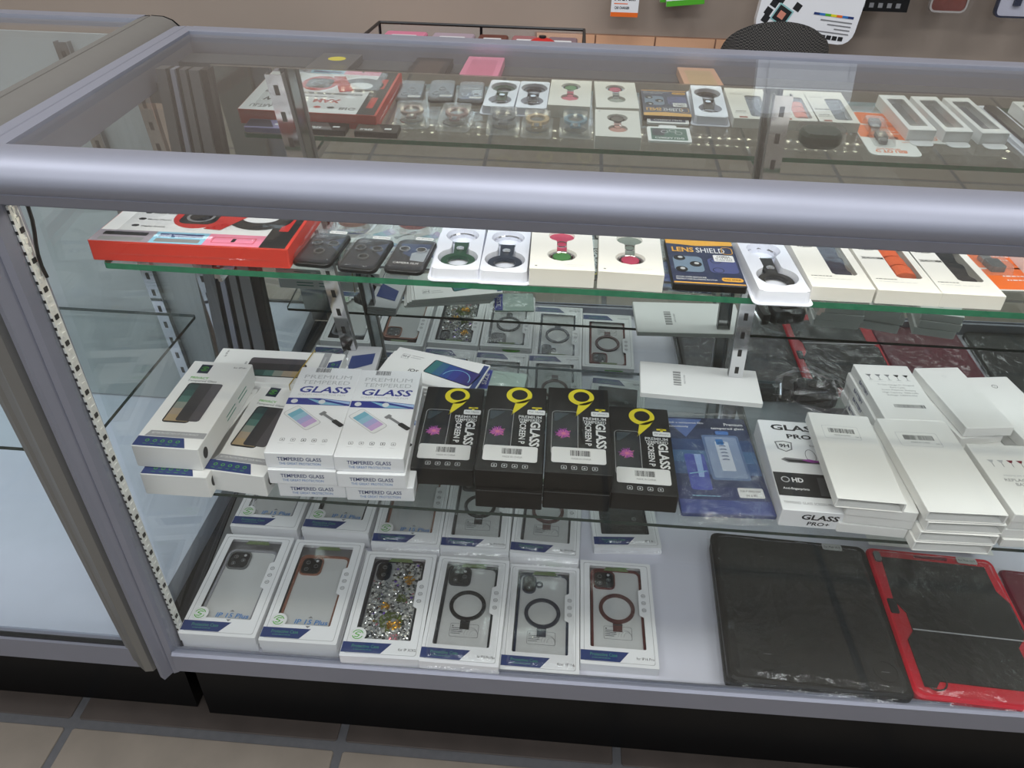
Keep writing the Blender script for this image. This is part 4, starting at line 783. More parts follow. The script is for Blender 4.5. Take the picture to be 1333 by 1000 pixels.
mb.text('Stick a tempered film', -w * .46, l * .43, .0052, z + .0003, WINK, w=.052, al='l', bold=.01); mb.text('immediately', -w * .46, l * .385, .0052, z + .0003, WINK, w=.030, al='l', bold=.01)
mb.text('Premium', w * .46, l * .425, .0060, z + .0003, WINK, w=.026, al='r', bold=.02); mb.text('tempered glass', w * .46, l * .375, .0060, z + .0003, WINK, w=.046, al='r', bold=.02)
mb.flat(rrect(w * .18, l * .325, .018, .008, .002, 2), z + .0002, mat('steel_blue', (70, 120, 190), .3, noise=0))
mb.flat(rrect(w * .14, l * .06, .050, .092, .004, 3), z + .0002, mat('frame_blue', (96, 118, 158), .3, noise=0)); mb.flat(rrect(w * .14, l * .06, .043, .084, .003, 3), z + .0003, mat('frame_blue2', (140, 158, 190), .3, noise=0)); mb.flat(rrect(w * .14, l * .07, .018, .060, .001, 2), z + .0004, mat('pale_strip', (206, 214, 228), .3, noise=0)); mb.flat(rrect(w * .12, l * .22, .010, .012, .001, 2), z + .0005, BLUE)
for k in range(6): mb.fring(circ(w * .14, l * .02 + k * .007, .006, 12, .004)[1:6], circ(w * .14, l * .02 + k * .007, .0048, 12, .0028)[1:6], z + .0005, NAVY)
mb.flat(rrect(-w * .22, -l * .10, .027, .070, .004, 3), z + .0003, mat('violet_blue', (66, 80, 170), .3, noise=.3, nscale=50)); mb.flat([(-w * .22, l * .08), (-w * .14, l * .08), (-w * .16, -.03), (-w * .22, -.03)], z + .0004, mat('light_glow', (150, 178, 226), .3, noise=0)); mb.flat([(-w * .32, -l * .12), (-w * .12, -l * .09), (-w * .12, -l * .10), (-w * .32, -l * .13)], z + .0005, SKY); mb.lines(-w * .15, -l * .34, .045, 1, .003, z + .0003, SKY, .0012)
mb.build('printed_panel', t); mb = MB(); mb.prism(rrect(w * .30, -l * .30, .032, .018, .002, 2), z + .0006, z + .0009, WINK); mb.text('FOR IP XPRO MAX', w * .30, -l * .285, .0036, z + .001, INK, w=.026); mb.text('IN 6.9D', w * .30, -l * .325, .0036, z + .001, INK, w=.014); mb.build('size_sticker', t)
add_wrap(t, w + .012, l + .030, h + .003, seed=12, nx=10, ny=15, amp=.0015); put(t, quad(MS + h, (883, 671), (1004.5, 669.5), (967.5, 545), (870.6, 543.8)), MS + .0003)
# glass pro box
t = thing('screen_protector_box', 'white glass box with black serif lettering beside the blue film pack', 'box', G1); w, l, h = .088, .176, .027
mb = MB(); mb.cbox(w, l, 0, h, WHITEC); mb.build('carton', t); mb = MB(); z = h + .0001
mb.text('GLASS', .004, l * .415, .0125, z, INK, w=.066, bold=.03); mb.text('PRO+', .010, l * .31, .0095, z, INK, w=.042, bold=.03)
mb.flat([(-.030, l * .235), (-.018, l * .25), (-.007, l * .235), (-.009, l * .15), (-.018, l * .12), (-.028, l * .15)], z, GREY); mb.flat([(-.028, l * .225), (-.018, l * .24), (-.009, l * .225), (-.011, l * .155), (-.018, l * .13), (-.026, l * .155)], z + .0001, WINK); mb.text('9H', -.0185, l * .19, .0075, z + .0002, INK, w=.013, bold=.03); mb.text('for IP', .022, l * .21, .005, z, GREY, w=.014)
mb.flat([(-.028, l * .03), (-.020, l * .0), (.040, l * .0), (.040, l * .035), (-.022, l * .055)], z, GREY); mb.flat([(-.024, l * .035), (-.018, l * .008), (.040, l * .008), (.040, l * .03)], z + .0001, INK); mb.flat([(-.002, l * .035), (.012, l * .01), (.024, l * .03), (.008, l * .05)], z + .0002, PURP)
mb.fring(circ(.012, l * .09, .007, 14, .013), circ(.012, l * .09, .0062, 14, .012), z + .0002, GREY)
mb.flat([(-w / 2 + .0008, -l * .115), (w / 2 - .0008, -l * .115), (w / 2 - .0008, -l * .36), (-w / 2 + .0008, -l * .36)], z, INK); mb.fring(circ(-.030, -l * .19, .0055, 14), circ(-.030, -l * .19, .004, 14), z + .0001, LGREY); mb.text('HD', -.015, -l * .19, .0085, z + .0001, WINK, w=.014, bold=.03); mb.text('Anti-fingerprints', -.020, -l * .285, .005, z + .0001, WINK, w=.032, bold=.02); mb.flat([(.008, -l * .34), (.034, -l * .34), (.036, -l * .15), (.010, -l * .15)], z + .0001, mat('film_grey', (70, 72, 74), .4, noise=0))
mb.text('TEMPERED GLASS SCREEN PROTECTOR', -.001, -l * .425, .0042, z, GREY, w=.078); mb.build('printed_panel', t)
mb = MB(); y = -l / 2 - .0002; mb.text('GLASS', .002, h * .64, .0085, y, INK, w=.044, bold=.03, front=True, shear=.12); mb.text('PRO+', .002, h * .26, .006, y, INK, w=.026, bold=.02, front=True, shear=.12); mb.build('front_print', t)
q = quad(MS + h, (1016, 663.6), (1111.6, 668.5), (1078, 552), (985, 547.6)); put(t, q, MS + .0003)
# white boxes with barcode labels
G2 = 'plain white boxes stacked at the right of the middle shelf'
h = .0142; z = MS + 4 * (h + .0008)
o = plain_box('x', G2, .078, .166, h, open_end=True); q = quad(z, (1090, 647.6), (1178, 654), (1132, 543), (1051.7, 536.7))
o['label'] = 'white open ended box with barcode, topmost beside the serif lettered glass box'; put(o, q, MS + 3 * (h + .0008) + .0003)
b = plain_box('x', G2, .080, .166, h, kind='none'); stack(b, 3, MS, h, (q[0] + .020, q[1] + .003, q[2] - .02), ['white box second from top beneath the open ended barcode box', 'white box third from top beneath the open ended barcode box', 'white box at the bottom beneath the open ended barcode box'], jit=.003)
o = plain_box('x', G2, .090, .174, h, open_end=True); q = quad(z, (1203.5, 667), (1309, 669), (1238, 547), (1142, 545.6)); stack(o, 4, MS, h, (q[0], q[1], q[2]), ['large white box with barcode, topmost of the front stack with bent open ends', 'white open box second in the front stack under the large barcode box', 'white open box third in the front stack under the large barcode box', 'lowest white open box in the front stack under the large barcode box'], dirs=[0, (.003, -.001, .01), (.001, -.003, -.012), (-.002, -.004, .0)])
h = .0145; z = MS + 4 * (h + .0008)
o = plain_box('x', G2, .078, .130, h, 'battery'); stack(o, 4, MS, h, quad(z, (1142, 548), (1231.5, 548), (1185.5, 473), (1114, 474)), ['white battery box printed with cups and small text, topmost', 'white battery box second from top below the cup printed one', 'white battery box third from top below the cup printed one', 'white battery box at the bottom below the cup printed one'], dirs=[0, (-.003, .001, 0), (.0, .002, .02), (-.003, .0, 0)])
o = plain_box('x', G2, .066, .140, h, 'faint'); stack(o, 4, MS, h, quad(z, (1258, 559.7), (1315.7, 554.6), (1250.6, 476.8), (1193, 479)), ['blank white box with a faint small mark, topmost right of the cup printed box', 'white box second under the faint marked blank box', 'white box third under the faint marked blank box', 'white box lowest under the faint marked blank box'], dirs=[0, (-.012, .0, .12), (-.006, -.003, .04), (-.009, 0, .07)])
o = plain_box('x', G2, .066, .150, h, 'number'); c = on(1300, 530, MS + 3 * h); stack(o, 3, MS, h, (c.x + .022, c.y - .002, q[2] + .12), ['white box with small circled number near the right edge, topmost', 'white box second under the circled number box', 'white box lowest under the circled number box'])
o = plain_box('x', G2, .080, .128, h * .85, 'replace'); c1 = on(1259.6, 581, MS + .045); stack(o, 4, MS, h * .85, (c1.x + .036, c1.y - .066, R(2)), ['replacement battery box with wine red glass marks, topmost at right front', 'white box second under the replacement battery box', 'white box third under the replacement battery box', 'white box lowest under the replacement battery box'], jit=.003)
o = plain_box('white box at far right behind the replacement battery stack', G2, .075, .15, .03, 'none'); put(o, (c1.x + .13, c1.y + .02, .1), MS + .0003)
o = plain_box('x', G2, .080, .120, h, 'none'); stack(o, 3, MS, h, (c1.x + .125, c1.y - .10, .0), ['white box stack top past the replacement battery boxes', 'white box middle of the stack past the replacement battery boxes', 'white box bottom of the stack past the replacement battery boxes'])
# flat box with upright barcode
o = plain_box('wide flat white box with sideways barcode, lying behind the blue film pack', None, .178, .086, .0085, 'vertical', name='white_box'); q = quad(MS + .008, (831, 513), (990.5, 528.5), (986.5, 476), (833.5, 467)); put(o, (q[0], q[1] - .004, q[2] + .02), MS + .0003)
# sleeves with phone picture
G3 = 'phone film sleeves'
def sleeve(label):
    t = thing('film_sleeve', label, 'sleeve', G3); w, l, h = .150, .078, .0038
    mb = MB(); mb.cbox(w, l, 0, h, WHITE, c=.0004); mb.build('card', t); mb = MB(); z = h + .0001
    def rp(P, cx, cy, a=R(-10)): return [(cx + x * math.cos(a) - y * math.sin(a), cy + x * math.sin(a) + y * math.cos(a)) for x, y in P]
    for k, cc in enumerate(((40, 110, 112), (38, 92, 128), (36, 70, 140), (40, 50, 136), (44, 40, 120), (48, 40, 110))): mb.flat(rp([(-.038 + k * .0127, -.017), (-.0253 + k * .0127, -.017), (-.0253 + k * .0127, .017), (-.038 + k * .0127, .017)], .028, 0), z + .0001, mat('glow_%d' % k, cc, .35, noise=0))
    mb.flat(rp(rrect(0, 0, .080, .037, .004, 3), .028, 0), z, INK); mb.fring(rp(circ(.012, -.010, .022, 20)[0:11], .028, 0), rp(circ(.012, -.010, .0208, 20)[0:11], .028, 0), z + .0002, SKY)
    mb.text('iOS', -.028, -.014, .008, z, INK, w=.015, bold=.02, rot=-4); mb.fring(rrect(-.055, .018, .012, .012, .001, 1), rrect(-.055, .018, .011, .011, .001, 1), z, GREY); mb.text('9H', -.055, .018, .006, z, INK); mb.lines(-.036, .022, .020, 2, .005, z, GREY, .0012); mb.flat(rrect(.070, 0, .008, .07, .0005, 1), z, NAVY); mb.build('printed_panel', t); return t
o = sleeve('x'); c = on(563, 480, MS + .024)
stack(o, 6, MS, .0038, (c.x + .004, c.y - .006, R(-14)), ['film sleeve with blue phone picture behind the black boxes, topmost of the fan'] + ['film sleeve in the fan under the blue phone picture, %s down' % n for n in ('second', 'third', 'fourth', 'fifth', 'sixth')], dirs=[0, (-.006, -.003, .02), (-.010, -.004, .035), (-.014, -.006, .05), (-.016, -.006, .05), (-.020, -.008, .06)])
# clear bags
def bag(label, name, loc, w, l, h, seed, rot=0, cat='plastic bag'):
    t = thing(name, label, cat, None, loc, rot); g = random.Random(seed); nu, nv = 16, 7; V = []; F = []
    for j in range(nv + 1):
        b = j / nv * math.pi / 2
        for i in range(nu):
            a = 2 * math.pi * i / nu; rr = 1 + g.uniform(-.10, .10); ca, sa = math.cos(a), math.sin(a)
            V.append((w / 2 * math.copysign(abs(ca) ** .7, ca) * math.cos(b) ** .6 * rr if j < nv else 0, l / 2 * math.copysign(abs(sa) ** .7, sa) * math.cos(b) ** .6 * rr if j < nv else 0, .0006 + h * math.sin(b) * (1 + (g.uniform(-.12, .12) if j else 0))))
    for j in range(nv):
        for i in range(nu):
            a, b_, c_, d = j * nu + i, j * nu + (i + 1) % nu, (j + 1) * nu + (i + 1) % nu, (j + 1) * nu + i
            F += [(a, b_, c_), (a, c_, d)]
    mb = MB(); mb.add(V, F, WRAP); mb.build('plastic_film', t); return t
t = bag('black car charger in a crumpled clear bag behind the serif lettered box', 'bagged_charger', tuple(on(1058, 508, MS + .02).xy) + (MS,), .105, .085, .046, 3, R(-12), 'charger')
mb = MB(); mb.loft([[(x * s, y * s2, zz) for x, y in rrect(.004, 0, .062, .040, .010, 3)] for s, s2, zz in ((.9, .9, .004), (1, 1, .008), (1, 1, .022), (.86, .8, .029))], BLK); mb.build('charger_body', t)
mb = MB(); mb.prism(rrect(-.036, 0, .014, .036, .004, 3), .006, .026, ALU_K); mb.tube([(-.043, -.016, .01), (-.043, .016, .01)], .003, CHROME, 8); mb.prism(rrect(.006, .0, .03, .016, .004, 2), .029, .031, ALU_K); mb.build('clip', t)
t = bag('small grey item in crumpled clear bag behind the blue lettered boxes', 'bagged_part', tuple(on(437, 470, MS + .01).xy) + (MS,), .05, .05, .024, 5, R(30)); mb = MB(); mb.cbox(.02, .03, .003, .014, ALU_K); mb.build('contents', t)
t = bag('folded clear bag with blue label behind the black boxes', 'bagged_film', tuple(on(655, 492, MS + .01).xy) + (MS,), .085, .07, .016, 8, R(-5)); mb = MB(); mb.cbox(.068, .052, .001, .004, mat('pale_green_card', (150, 170, 160), .5)); mb.box(-.034, -.020, -.025, .025, .004, .0046, RBLUE); mb.text('SIZE', -.027, 0, .007, .0048, WINK, rot=90, w=.03); mb.build('contents', t)
t = thing('film_card_pack', 'stack of blue cornered cards behind the crosswise privacy boxes', 'film pack', None, (c.x - .115, c.y + .012, MS + .0003), .05); mb = MB()
for k in range(4): mb.cbox(.05, .10, k * .0042, k * .0042 + .0036, LGREY, cx=k * .0008)
mb.build('cards', t); mb = MB(); mb.flat([(-.015, -.02), (.02, .0), (.02, .03), (-.015, .02)], .0168, NAVY); mb.build('printed_panel', t)

# ================================================================ GOODS ON THE TOP SHELF
# red watch gift box
t = thing('watch_gift_box', 'large flat red and white watch gift box at the shelf left end', 'box'); zt = TS + .022
a_, b_ = on(118, 313, zt), on(377, 327.5, zt); w, l, h = (b_ - a_).length, .182, .022
mb = MB(); mb.cbox(w, l, 0, h - .0006, REDC); mb.build('carton', t)
mb = MB(); z = h - .0004; mb.flat([(-w / 2, -l / 2), (w / 2, -l / 2), (w / 2, l / 2), (-w / 2, l / 2)], z, REDC)
mb.flat([(-w / 2 + .0005, -l / 2 + .001), (w * .355, -l / 2 + .001), (w * .355, l / 2 - .001), (-w / 2 + .0005, l / 2 - .001)], z + .0001, WINK); mb.flat([(w * .355, -l / 2 + .001), (w * .485, -l / 2 + .001), (w * .485, l / 2 - .001), (w * .355, l / 2 - .001)], z + .0001, INK)
for y in (-.03, .045): mb.flat(rrect(w * .42, y, .010, .040, .0005, 1), z + .0002, RED)
y0, y1 = -l / 2 + .001, -l / 2 + .028
for x0, x1, m in ((-.498, -.20, mat('dusty_grey_ink', (150, 142, 152), .5, noise=0)), (-.20, .07, SKY), (.07, .355, PINK)): mb.flat([(w * x0, y0), (w * x1, y0), (w * x1, y1), (w * x0, y1)], z + .0002, m)
for x, m in ((-.35, GREY), (-.065, NAVY)): mb.flat(rrect(w * x, y0 + .019, .046, .008, .0008, 1), z + .0003, INK if m is GREY else NAVY); mb.flat(rrect(w * x, y0 + .007, .046, .008, .0008, 1), z + .0003, GREY)
mb.fring(rrect(w * .21, y0 + .013, .044, .013, .001, 1), rrect(w * .21, y0 + .013, .0425, .0115, .001, 1), z + .0003, RED); mb.flat(rrect(w * .21, y0 + .013, .004, .008, .0005, 1), z + .0004, INK)
for k in range(3): mb.flat(circ(-w * .35, -.050 + k * .017, .0045, 6, .0032), z + .0002, INK); mb.text(('Weather Forecast', 'Music Player', 'Heart Rate')[k], -w * .32, -.051 + k * .017, .0036, z + .0002, INK, w=.026, al='l', bold=.02)
cx, cy = .008, -.022
mb.flat(circ(cx - .02, cy, .028, 24, .030), z + .0002, RED); mb.flat(rrect(cx - .020, cy, .040, .038, .010, 4), z + .0003, INK); mb.flat(circ(cx - .020, cy, .015, 20, .014), z + .0004, GREY); mb.flat(circ(cx - .020, cy, .012, 20, .011), z + .0005, INK)
mb.flat([(cx - .006, cy - .030), (cx + .012, cy - .032), (cx + .040, cy + .026), (cx + .020, cy + .034)], z + .0006, RED); mb.fring(circ(cx + .046, cy, .034, 26, .028), circ(cx + .044, cy + .004, .020, 26, .014), z + .0005, INK)
mb.flat(rrect(-.01, .018, .15, .007, .003, 3), z + .0002, GREY); mb.lines(.0, .030, .09, 1, .004, z + .0002, INK, .0016)
mb.text('WATCH', -.050, .046, .014, z + .0002, INK, w=.056, bold=.04); mb.text('MAX', .018, .046, .014, z + .0002, RED, w=.040, bold=.04)
for k in range(4): mb.flat(circ(-.03 + .020 * k, .070, .006, 7, .004), z + .0002, INK if k % 2 else RED)
mb.text('BIG', .055, .072, .010, z + .0002, GREY, w=.024, bold=.03); mb.text('ULTRA', -.072, .074, .012, z + .0002, GREY, w=.034, bold=.03); mb.build('printed_panel', t)
add_wrap(t, w + .003, l + .003, h + .0008, seed=5, nx=10, ny=10, amp=.0006, name='shrink_wrap', m=FILM)
d = b_ - a_; an = math.atan2(d.y, d.x); m_ = (a_ + b_) / 2; t.location = (m_.x - math.sin(an) * l / 2 - .006, max(m_.y, .056) + l / 2, TS + .0003); t.rotation_euler = (0, 0, R(1))
LG = 'lens protector cases by the red box'
for k, (lb, qd) in enumerate((('black lens protector case nearest the red gift box', ((382, 340), (437, 345), (455, 305), (404, 300))), ('black lens protector case in the middle of the three', ((438, 349), (497, 354), (511, 311), (460, 305))), ('black lens protector case with silver rings and blue print', ((498, 353), (557, 358), (568.5, 310), (516, 306))))):
    o = lens_case(lb, LG, k); q = quad(TS + .006, *qd); put(o, (q[0], max(q[1], .092), q[2] - .05), TS + .0003)
FG = 'fob packs on the top shelf'
def tq(z, *qd, ymin=None, l=.112):
    q = quad(z, *qd); return (q[0], max(q[1], (ymin or .052) + l / 2), q[2])
o = fob_pack('green key fob in white moulded tray, front row', FG, 'green', True); put(o, tq(TS + .012, (560, 358), (622, 362), (628.5, 300), (576, 298.5)), TS + .0003)
o = fob_pack('navy key fob in white moulded tray beside the green one', FG, 'navy', True); put(o, tq(TS + .012, (626, 362), (682, 366), (688, 302), (636, 300)), TS + .0003)
o = fob_box('cream box with pink and green charms through hourglass window, front left', FG, 'pink', 'green'); put(o, tq(TS + .0185, (683, 369), (776, 371), (775, 306), (689, 302)), TS + .0003)
o = fob_box('cream box with grey and pink charms through hourglass window, front right', FG, 'grey', 'pink'); put(o, tq(TS + .0185, (778, 360), (869, 366), (862, 312), (777, 306)), TS + .0003)
# lens shield card box
t = thing('lens_shield_box', 'dark blue and gold lens shield box beside the cream charm boxes', 'box'); w, l, h = .072, .104, .008
mb = MB(); mb.cbox(w, l, 0, h, BLACKC); mb.build('carton', t); mb = MB(); z = h + .0001; GOLD = mat('gold_ink', (216, 160, 60), .4, noise=0); DB = mat('night_blue_ink', (34, 44, 74), .35, noise=.15)
mb.flat(rrect(0, 0, w - .001, l - .001, .0005, 1), z, DB); mb.flat([(-w / 2 + .0005, l / 2 - .0005), (w / 2 - .0005, l / 2 - .0005), (w / 2 - .0005, l * .40), (-w * .05, l * .36), (-w / 2 + .0005, l * .40)], z + .0001, GOLD); mb.flat([(-w / 2 + .001, -l / 2 + .002), (w / 2 - .001, -l / 2 + .002), (w / 2 - .001, -l / 2 + .0045), (-w / 2 + .001, -l / 2 + .0045)], z + .0001, GOLD)
mb.text('LENS', -.019, l * .26, .0115, z + .0002, GOLD, w=.023, bold=.03); mb.text('SHIELD', .010, l * .26, .0115, z + .0002, WINK, w=.030)
mb.fring(rrect(.0275, l * .27, .012, .018, .005, 3), rrect(.0275, l * .27, .010, .016, .004, 3), z + .0002, GOLD)
mb.flat(rrect(-.0165, -l * .07, .030, .036, .006, 3), z + .0002, mat('steel_print', (110, 130, 150), .3, noise=0))
for x, y in ((-.0245, .006), (-.0245, -.020), (-.009, -.007)): mb.flat(circ(x, y, .0062, 16), z + .0003, INK); mb.flat(circ(x + .001, y + .0015, .0026, 10), z + .0004, LGREY)
mb.flat(rrect(.0185, -l * .08, .029, .034, .006, 3), z + .0002, mat('dusk_print', (70, 78, 128), .3, noise=0)); mb.fring(circ(.0125, .002, .0058, 14), circ(.0125, .002, .005, 14), z + .0003, INK); mb.fring(circ(.0125, -.019, .0058, 14), circ(.0125, -.019, .005, 14), z + .0003, INK)
mb.text('AVOID OVER EXPOSURE', -.032, -l * .355, .0028, z + .0002, WINK, w=.030, al='l'); mb.text('PERFECT FOR BLURRING PHOTOS', -.032, -l * .40, .0028, z + .0002, WINK, w=.040, al='l'); mb.flat(rrect(.0235, -l * .375, .021, .0085, .003, 2), z + .0002, GOLD); mb.text('FULL STICK', .0235, -l * .375, .0035, z + .0003, INK, w=.017, bold=.02); mb.build('printed_panel', t)
mb = MB(); mb.prism(rrect(.0215, l * .08, .021, .015, .001, 1), z + .0004, z + .0006, WINK); mb.text('CAMERA', .0215, l * .115, .0035, z + .0007, INK, w=.014, bold=.02); mb.text('IP 14 PRO', .0215, l * .075, .003, z + .0007, INK, w=.017); mb.text('14 PRO MAX', .0215, l * .038, .003, z + .0007, INK, w=.017); mb.build('size_sticker', t)
put(t, tq(TS + h, (873, 371), (971, 372.5), (958.5, 316), (863, 311), l=.104), TS + .0003)
o = fob_pack('dark key fob strap in white tray beside the lens shield box', FG, 'black', True, w=.052, l=.13, h=.013); q = quad(TS + .013, (988, 377), (1046, 377), (1018, 319), (962, 315)); put(o, (q[0] + .001, max(q[1], .040 + .065), q[2] + .02), TS + .0003)
BG = 'watch band boxes in the front row'
for k, (lb, cl, qd) in enumerate((('cream watch band box with navy band in the window', 'navy', ((1048, 366), (1131, 368.6), (1105, 324), (1021, 320))), ('cream watch band box with orange band in the window', 'orange', ((1132, 368.6), (1213.6, 372.4), (1184, 328), (1105, 324))), ('cream watch band box with black band in the window', 'black', ((1214, 378), (1302, 380), (1252, 331.6), (1184, 328))))):
    o = band_box(lb, BG, cl, size=k > 0); q = quad(TS + .0145, *qd); put(o, (q[0] + .003, max(.053 + .06, q[1]), q[2] * .5), TS + .0003)
# adapter card
def adapter(label, grp):
    t = thing('adapter_card', label, 'blister card', grp); w, l = .072, .105
    mb = MB(); mb.prism(rrect(0, 0, w, l, .010, 3), 0, .0012, WHITE); mb.build('card', t); mb = MB(); z = .0013
    mb.flat([(-w / 2 + .001, -l * .08), (w / 2 - .001, .0), (w / 2 - .001, -l * .42), (w * .36, -l / 2 + .001), (-w * .36, -l / 2 + .001), (-w / 2 + .001, -l * .42)], z, ORG)
    mb.text('C TO USB', -.004, l * .37, .0095, z, ORG, w=.044, bold=.04); mb.text('OTG ADAPTER', -.006, l * .295, .0042, z, ORG, w=.034, bold=.02); mb.text('Micro', .026, .006, .004, z, ORG, w=.012); mb.lines(.010, -l * .22, .034, 2, .009, z + .0001, WINK, .002); mb.build('printed_panel', t)
    mb = MB(); mb.cbox(.015, .020, .0014, .0085, ALU_K, cx=-.008, cy=-.004); mb.cbox(.011, .012, .002, .0075, ALU_D, cx=-.010, cy=.012); mb.build('adapter_plug', t)
    mb = MB(); b = rrect(-.008, .002, .030, .046, .006, 3); c = rrect(-.008, .002, .026, .042, .005, 3); mb.loft([[(p[0], p[1], .0013) for p in b], [(p[0], p[1], .010) for p in c]], BLIS, cap0=False); mb.build('blister_shell', t); return t
AG = 'orange and white adapter cards'
o = adapter('adapter card with black plug in the front row beside the black band box', AG); c = on(1298, 352, TS + .002); put(o, (c.x + .006, c.y + .010, R(4)), TS + .0003)
o2 = copy_tree(o); relabel(o2, 'adapter card second right, past the black band box'); o2.location = (o.location.x + 5.0 * .0152, o.location.y, TS + .0003)
# rear row on the narrow top shelf (the counter edge hides it, the mirror shows it)
def rear(o, x, y, rot=0): o.location = (x, y, TS + .0003); o.rotation_euler = (0, 0, R(rot)); return o
FG2 = 'fob packs in the rear row'
rear(fob_pack('clear pack with brown key fob, rear row, nearest the red gift box', FG2, 'brown', h=.014, l=.072, w=.046), -.231, .192, -8)
rear(fob_pack('clear pack with red key fob, rear row, second along', FG2, 'red', h=.014, l=.072, w=.045), -.165, .194, 1)
rear(fob_pack('clear pack with grey key fob, rear row, third along', FG2, 'navy', h=.014, l=.072, w=.042), -.093, .199, -3)
rear(fob_pack('clear pack with gold key fob, rear row, fourth along', FG2, 'gold', h=.014, l=.070, w=.040), -.043, .205)
rear(fob_pack('clear pack with blue key fob, rear row, fifth along', FG2, 'blue', h=.014, l=.070, w=.040), .013, .200)
rear(fob_box('cream box with rose and dark charms, rear row', FG2, 'rose', 'dark', l=.094), .073, .220)
def lens_card(label, m):
    t = thing('lens_film_pack', label, 'blister pack', 'camera lens film packs'); w, l = .062, .050
    mb = MB(); mb.prism(rrect(0, 0, w, l, .004, 3), 0, .003, WHITEC); mb.prism(rrect(0, -l / 2 - .004, .026, .010, .003, 3), 0, .002, WHITEC); mb.build('card', t); mb = MB(); mb.flat(rrect(0, 0, w - .010, l - .010, .001, 1), .0031, m)
    mb.text('CAMERA LENS', 0, .014, .006, .0033, WINK, w=.042, bold=.02); mb.flat([(-.024, -.018), (-.002, -.018), (-.008, .006), (-.024, .006)], .0032, DNAVY)
    for x, y in ((-.006, -.008), (.006, -.012), (.014, -.004)): mb.fring(circ(x, y, .0055, 14), circ(x, y, .0042, 14), .0033, LGREY)
    mb.build('printed_panel', t); return t
rear(lens_card('square lens film pack with slate blue print', mat('slate_ink', (74, 84, 108), .4, noise=.1)), .151, .150)
rear(lens_card('square lens film pack with teal print', TEAL), .149, .214)
# earbud case blister and right hand goods
t = thing('earbud_case_pack', 'dark green earbud case in a clear dome blister', 'blister pack', None); mb = MB(); a = rrect(0, 0, .058, .040, .018, 5)
mb.loft([[(p[0] * s, p[1] * s, z) for p in a] for s, z in ((.85, .003), (1, .008), (1, .019), (.86, .024))], mat('bottle_green', (14, 52, 38), .35, coat=0.25)); mb.build('earbud_case', t, smooth=False)
mb = MB(); b = rrect(0, 0, .074, .056, .024, 5); mb.loft([[(p[0] * s, p[1] * s, z) for p in b] for s, z in ((1.08, .0), (1.08, .001), (.95, .0015), (.88, .027))], LID, cap0=False); mb.build('blister_shell', t)
t.location = (.358, .226, TS + .0003)
o = adapter('adapter card with silver plug lying in the rear row', AG); o.location = (.463, .196, TS + .0003)
def strap_box(label, col, w=.040, l=.132, h=.017):
    t = thing('watch_band_box', label, 'box', 'long strap boxes at the right'); mb = MB(); a = rrect(0, 0, w, l, .0008, 1); b = rrect(0, 0, w - .014, l - .03, .002, 1)
    mb.ring(a, b, h - .0006, h, WHITEC); mb.ring(a, rrect(0, 0, w - .002, l - .002, .0005, 1), 0, h - .0006, WHITEC); mb.box(-w / 2 + .001, w / 2 - .001, -l / 2 + .001, l / 2 - .001, .0002, .001, WHITEC); mb.prism(rrect(0, l / 2 + .008, w * .8, .022, .008, 3), .001, .002, WHITEC); mb.build('carton', t)
    mb = MB(); m = {'steel': CHROME, 'black': BLK, 'pink': mat('dusty_pink', (170, 104, 108), .6), 'navy': mat('denim', (50, 58, 84), .7)}[col]
    for k in range(24): mb.cbox(w - .020, (l - .035) / 24 - .0012, .003, .010, m, cy=-(l - .035) / 2 + (k + .5) * (l - .035) / 24)
    mb.build('watch_band', t, kind='stuff'); mb = MB(); mb.flat(b, h - .0008, BLIS); mb.build('window_film', t); return t
for lb, cl, x, y, a, zz in (('white strap box with steel link band, leftmost of the long ones', 'steel', .506, .128, 3, 0), ('white strap box with steel mesh band leaning right of the first', 'steel', .556, .128, 4, 0), ('white strap box with navy band farther right', 'navy', .606, .128, 5, 0), ('white strap box with dusty pink band near the right end', 'pink', .708, .132, 4, 0), ('white strap box with black band at the right end', 'black', .764, .132, 2, 0)):
    o = strap_box(lb, cl); o.location = (x, y, TS + .0003 + zz); o.rotation_euler = (0, 0, R(-a))
t = thing('smart_watch', 'black smart watch in a clear tray at the right of the shelf', 'watch', None, (.657, .150, TS + .0003), R(-4)); mb = MB(); mb.loft([[(p[0] * s, p[1] * s, z) for p in rrect(0, 0, .040, .2, .008, 3)] for s, z in ((1, 0), (1, .001), (.94, .002), (.9, .006))], BLISW); mb.build('tray', t)
mb = MB(); mb.prism(circ(0, .075, .017, 22), .006, .014, BLK); mb.ring(circ(0, .075, .018, 22), circ(0, .075, .0155, 22), .013, .0155, CHROME); mb.build('watch_face', t); mb = MB(); mb.prism(rrect(0, -.01, .018, .145, .006, 3), .006, .010, BLK); mb.build('strap', t)
def ledge(label, x, y, w, l, h, m, m2, name='reflection_stand_in'):  # boxes added in place of mirror reflections of the shop behind the camera
    t = thing(name, label, 'box', 'ledge boxes standing in for mirror reflections', (x, y, .853)); mb = MB(); mb.cbox(w, l, 0, h, m); mb.build('carton', t); mb = MB(); mb.flat(circ(0, .02, .012) if m2 is YEL else rrect(0, 0, w * .7, l * .7, .004, 2), h + .0001, m2); mb.build('printed_panel', t)
ledge('pink box on the ledge standing in for a mirrored phone case', -.115, .432, .050, .120, .012, PINK, mat('deep_pink', (206, 112, 140), .4)); ledge('dark box on the ledge left of the pink one, standing in for a reflection', -.185, .430, .050, .105, .010, BLK, mat('brownish', (70, 58, 54), .4)); ledge('grey box with yellow dot, stand-in reflection on the ledge near the left', -.315, .435, .055, .105, .010, ALU_D, YEL)
ledge('beige box, stand-in reflection on the ledge above the cream charm boxes', .17, .432, .05, .11, .010, mat('peach_card', (206, 160, 130), .5), TAN)
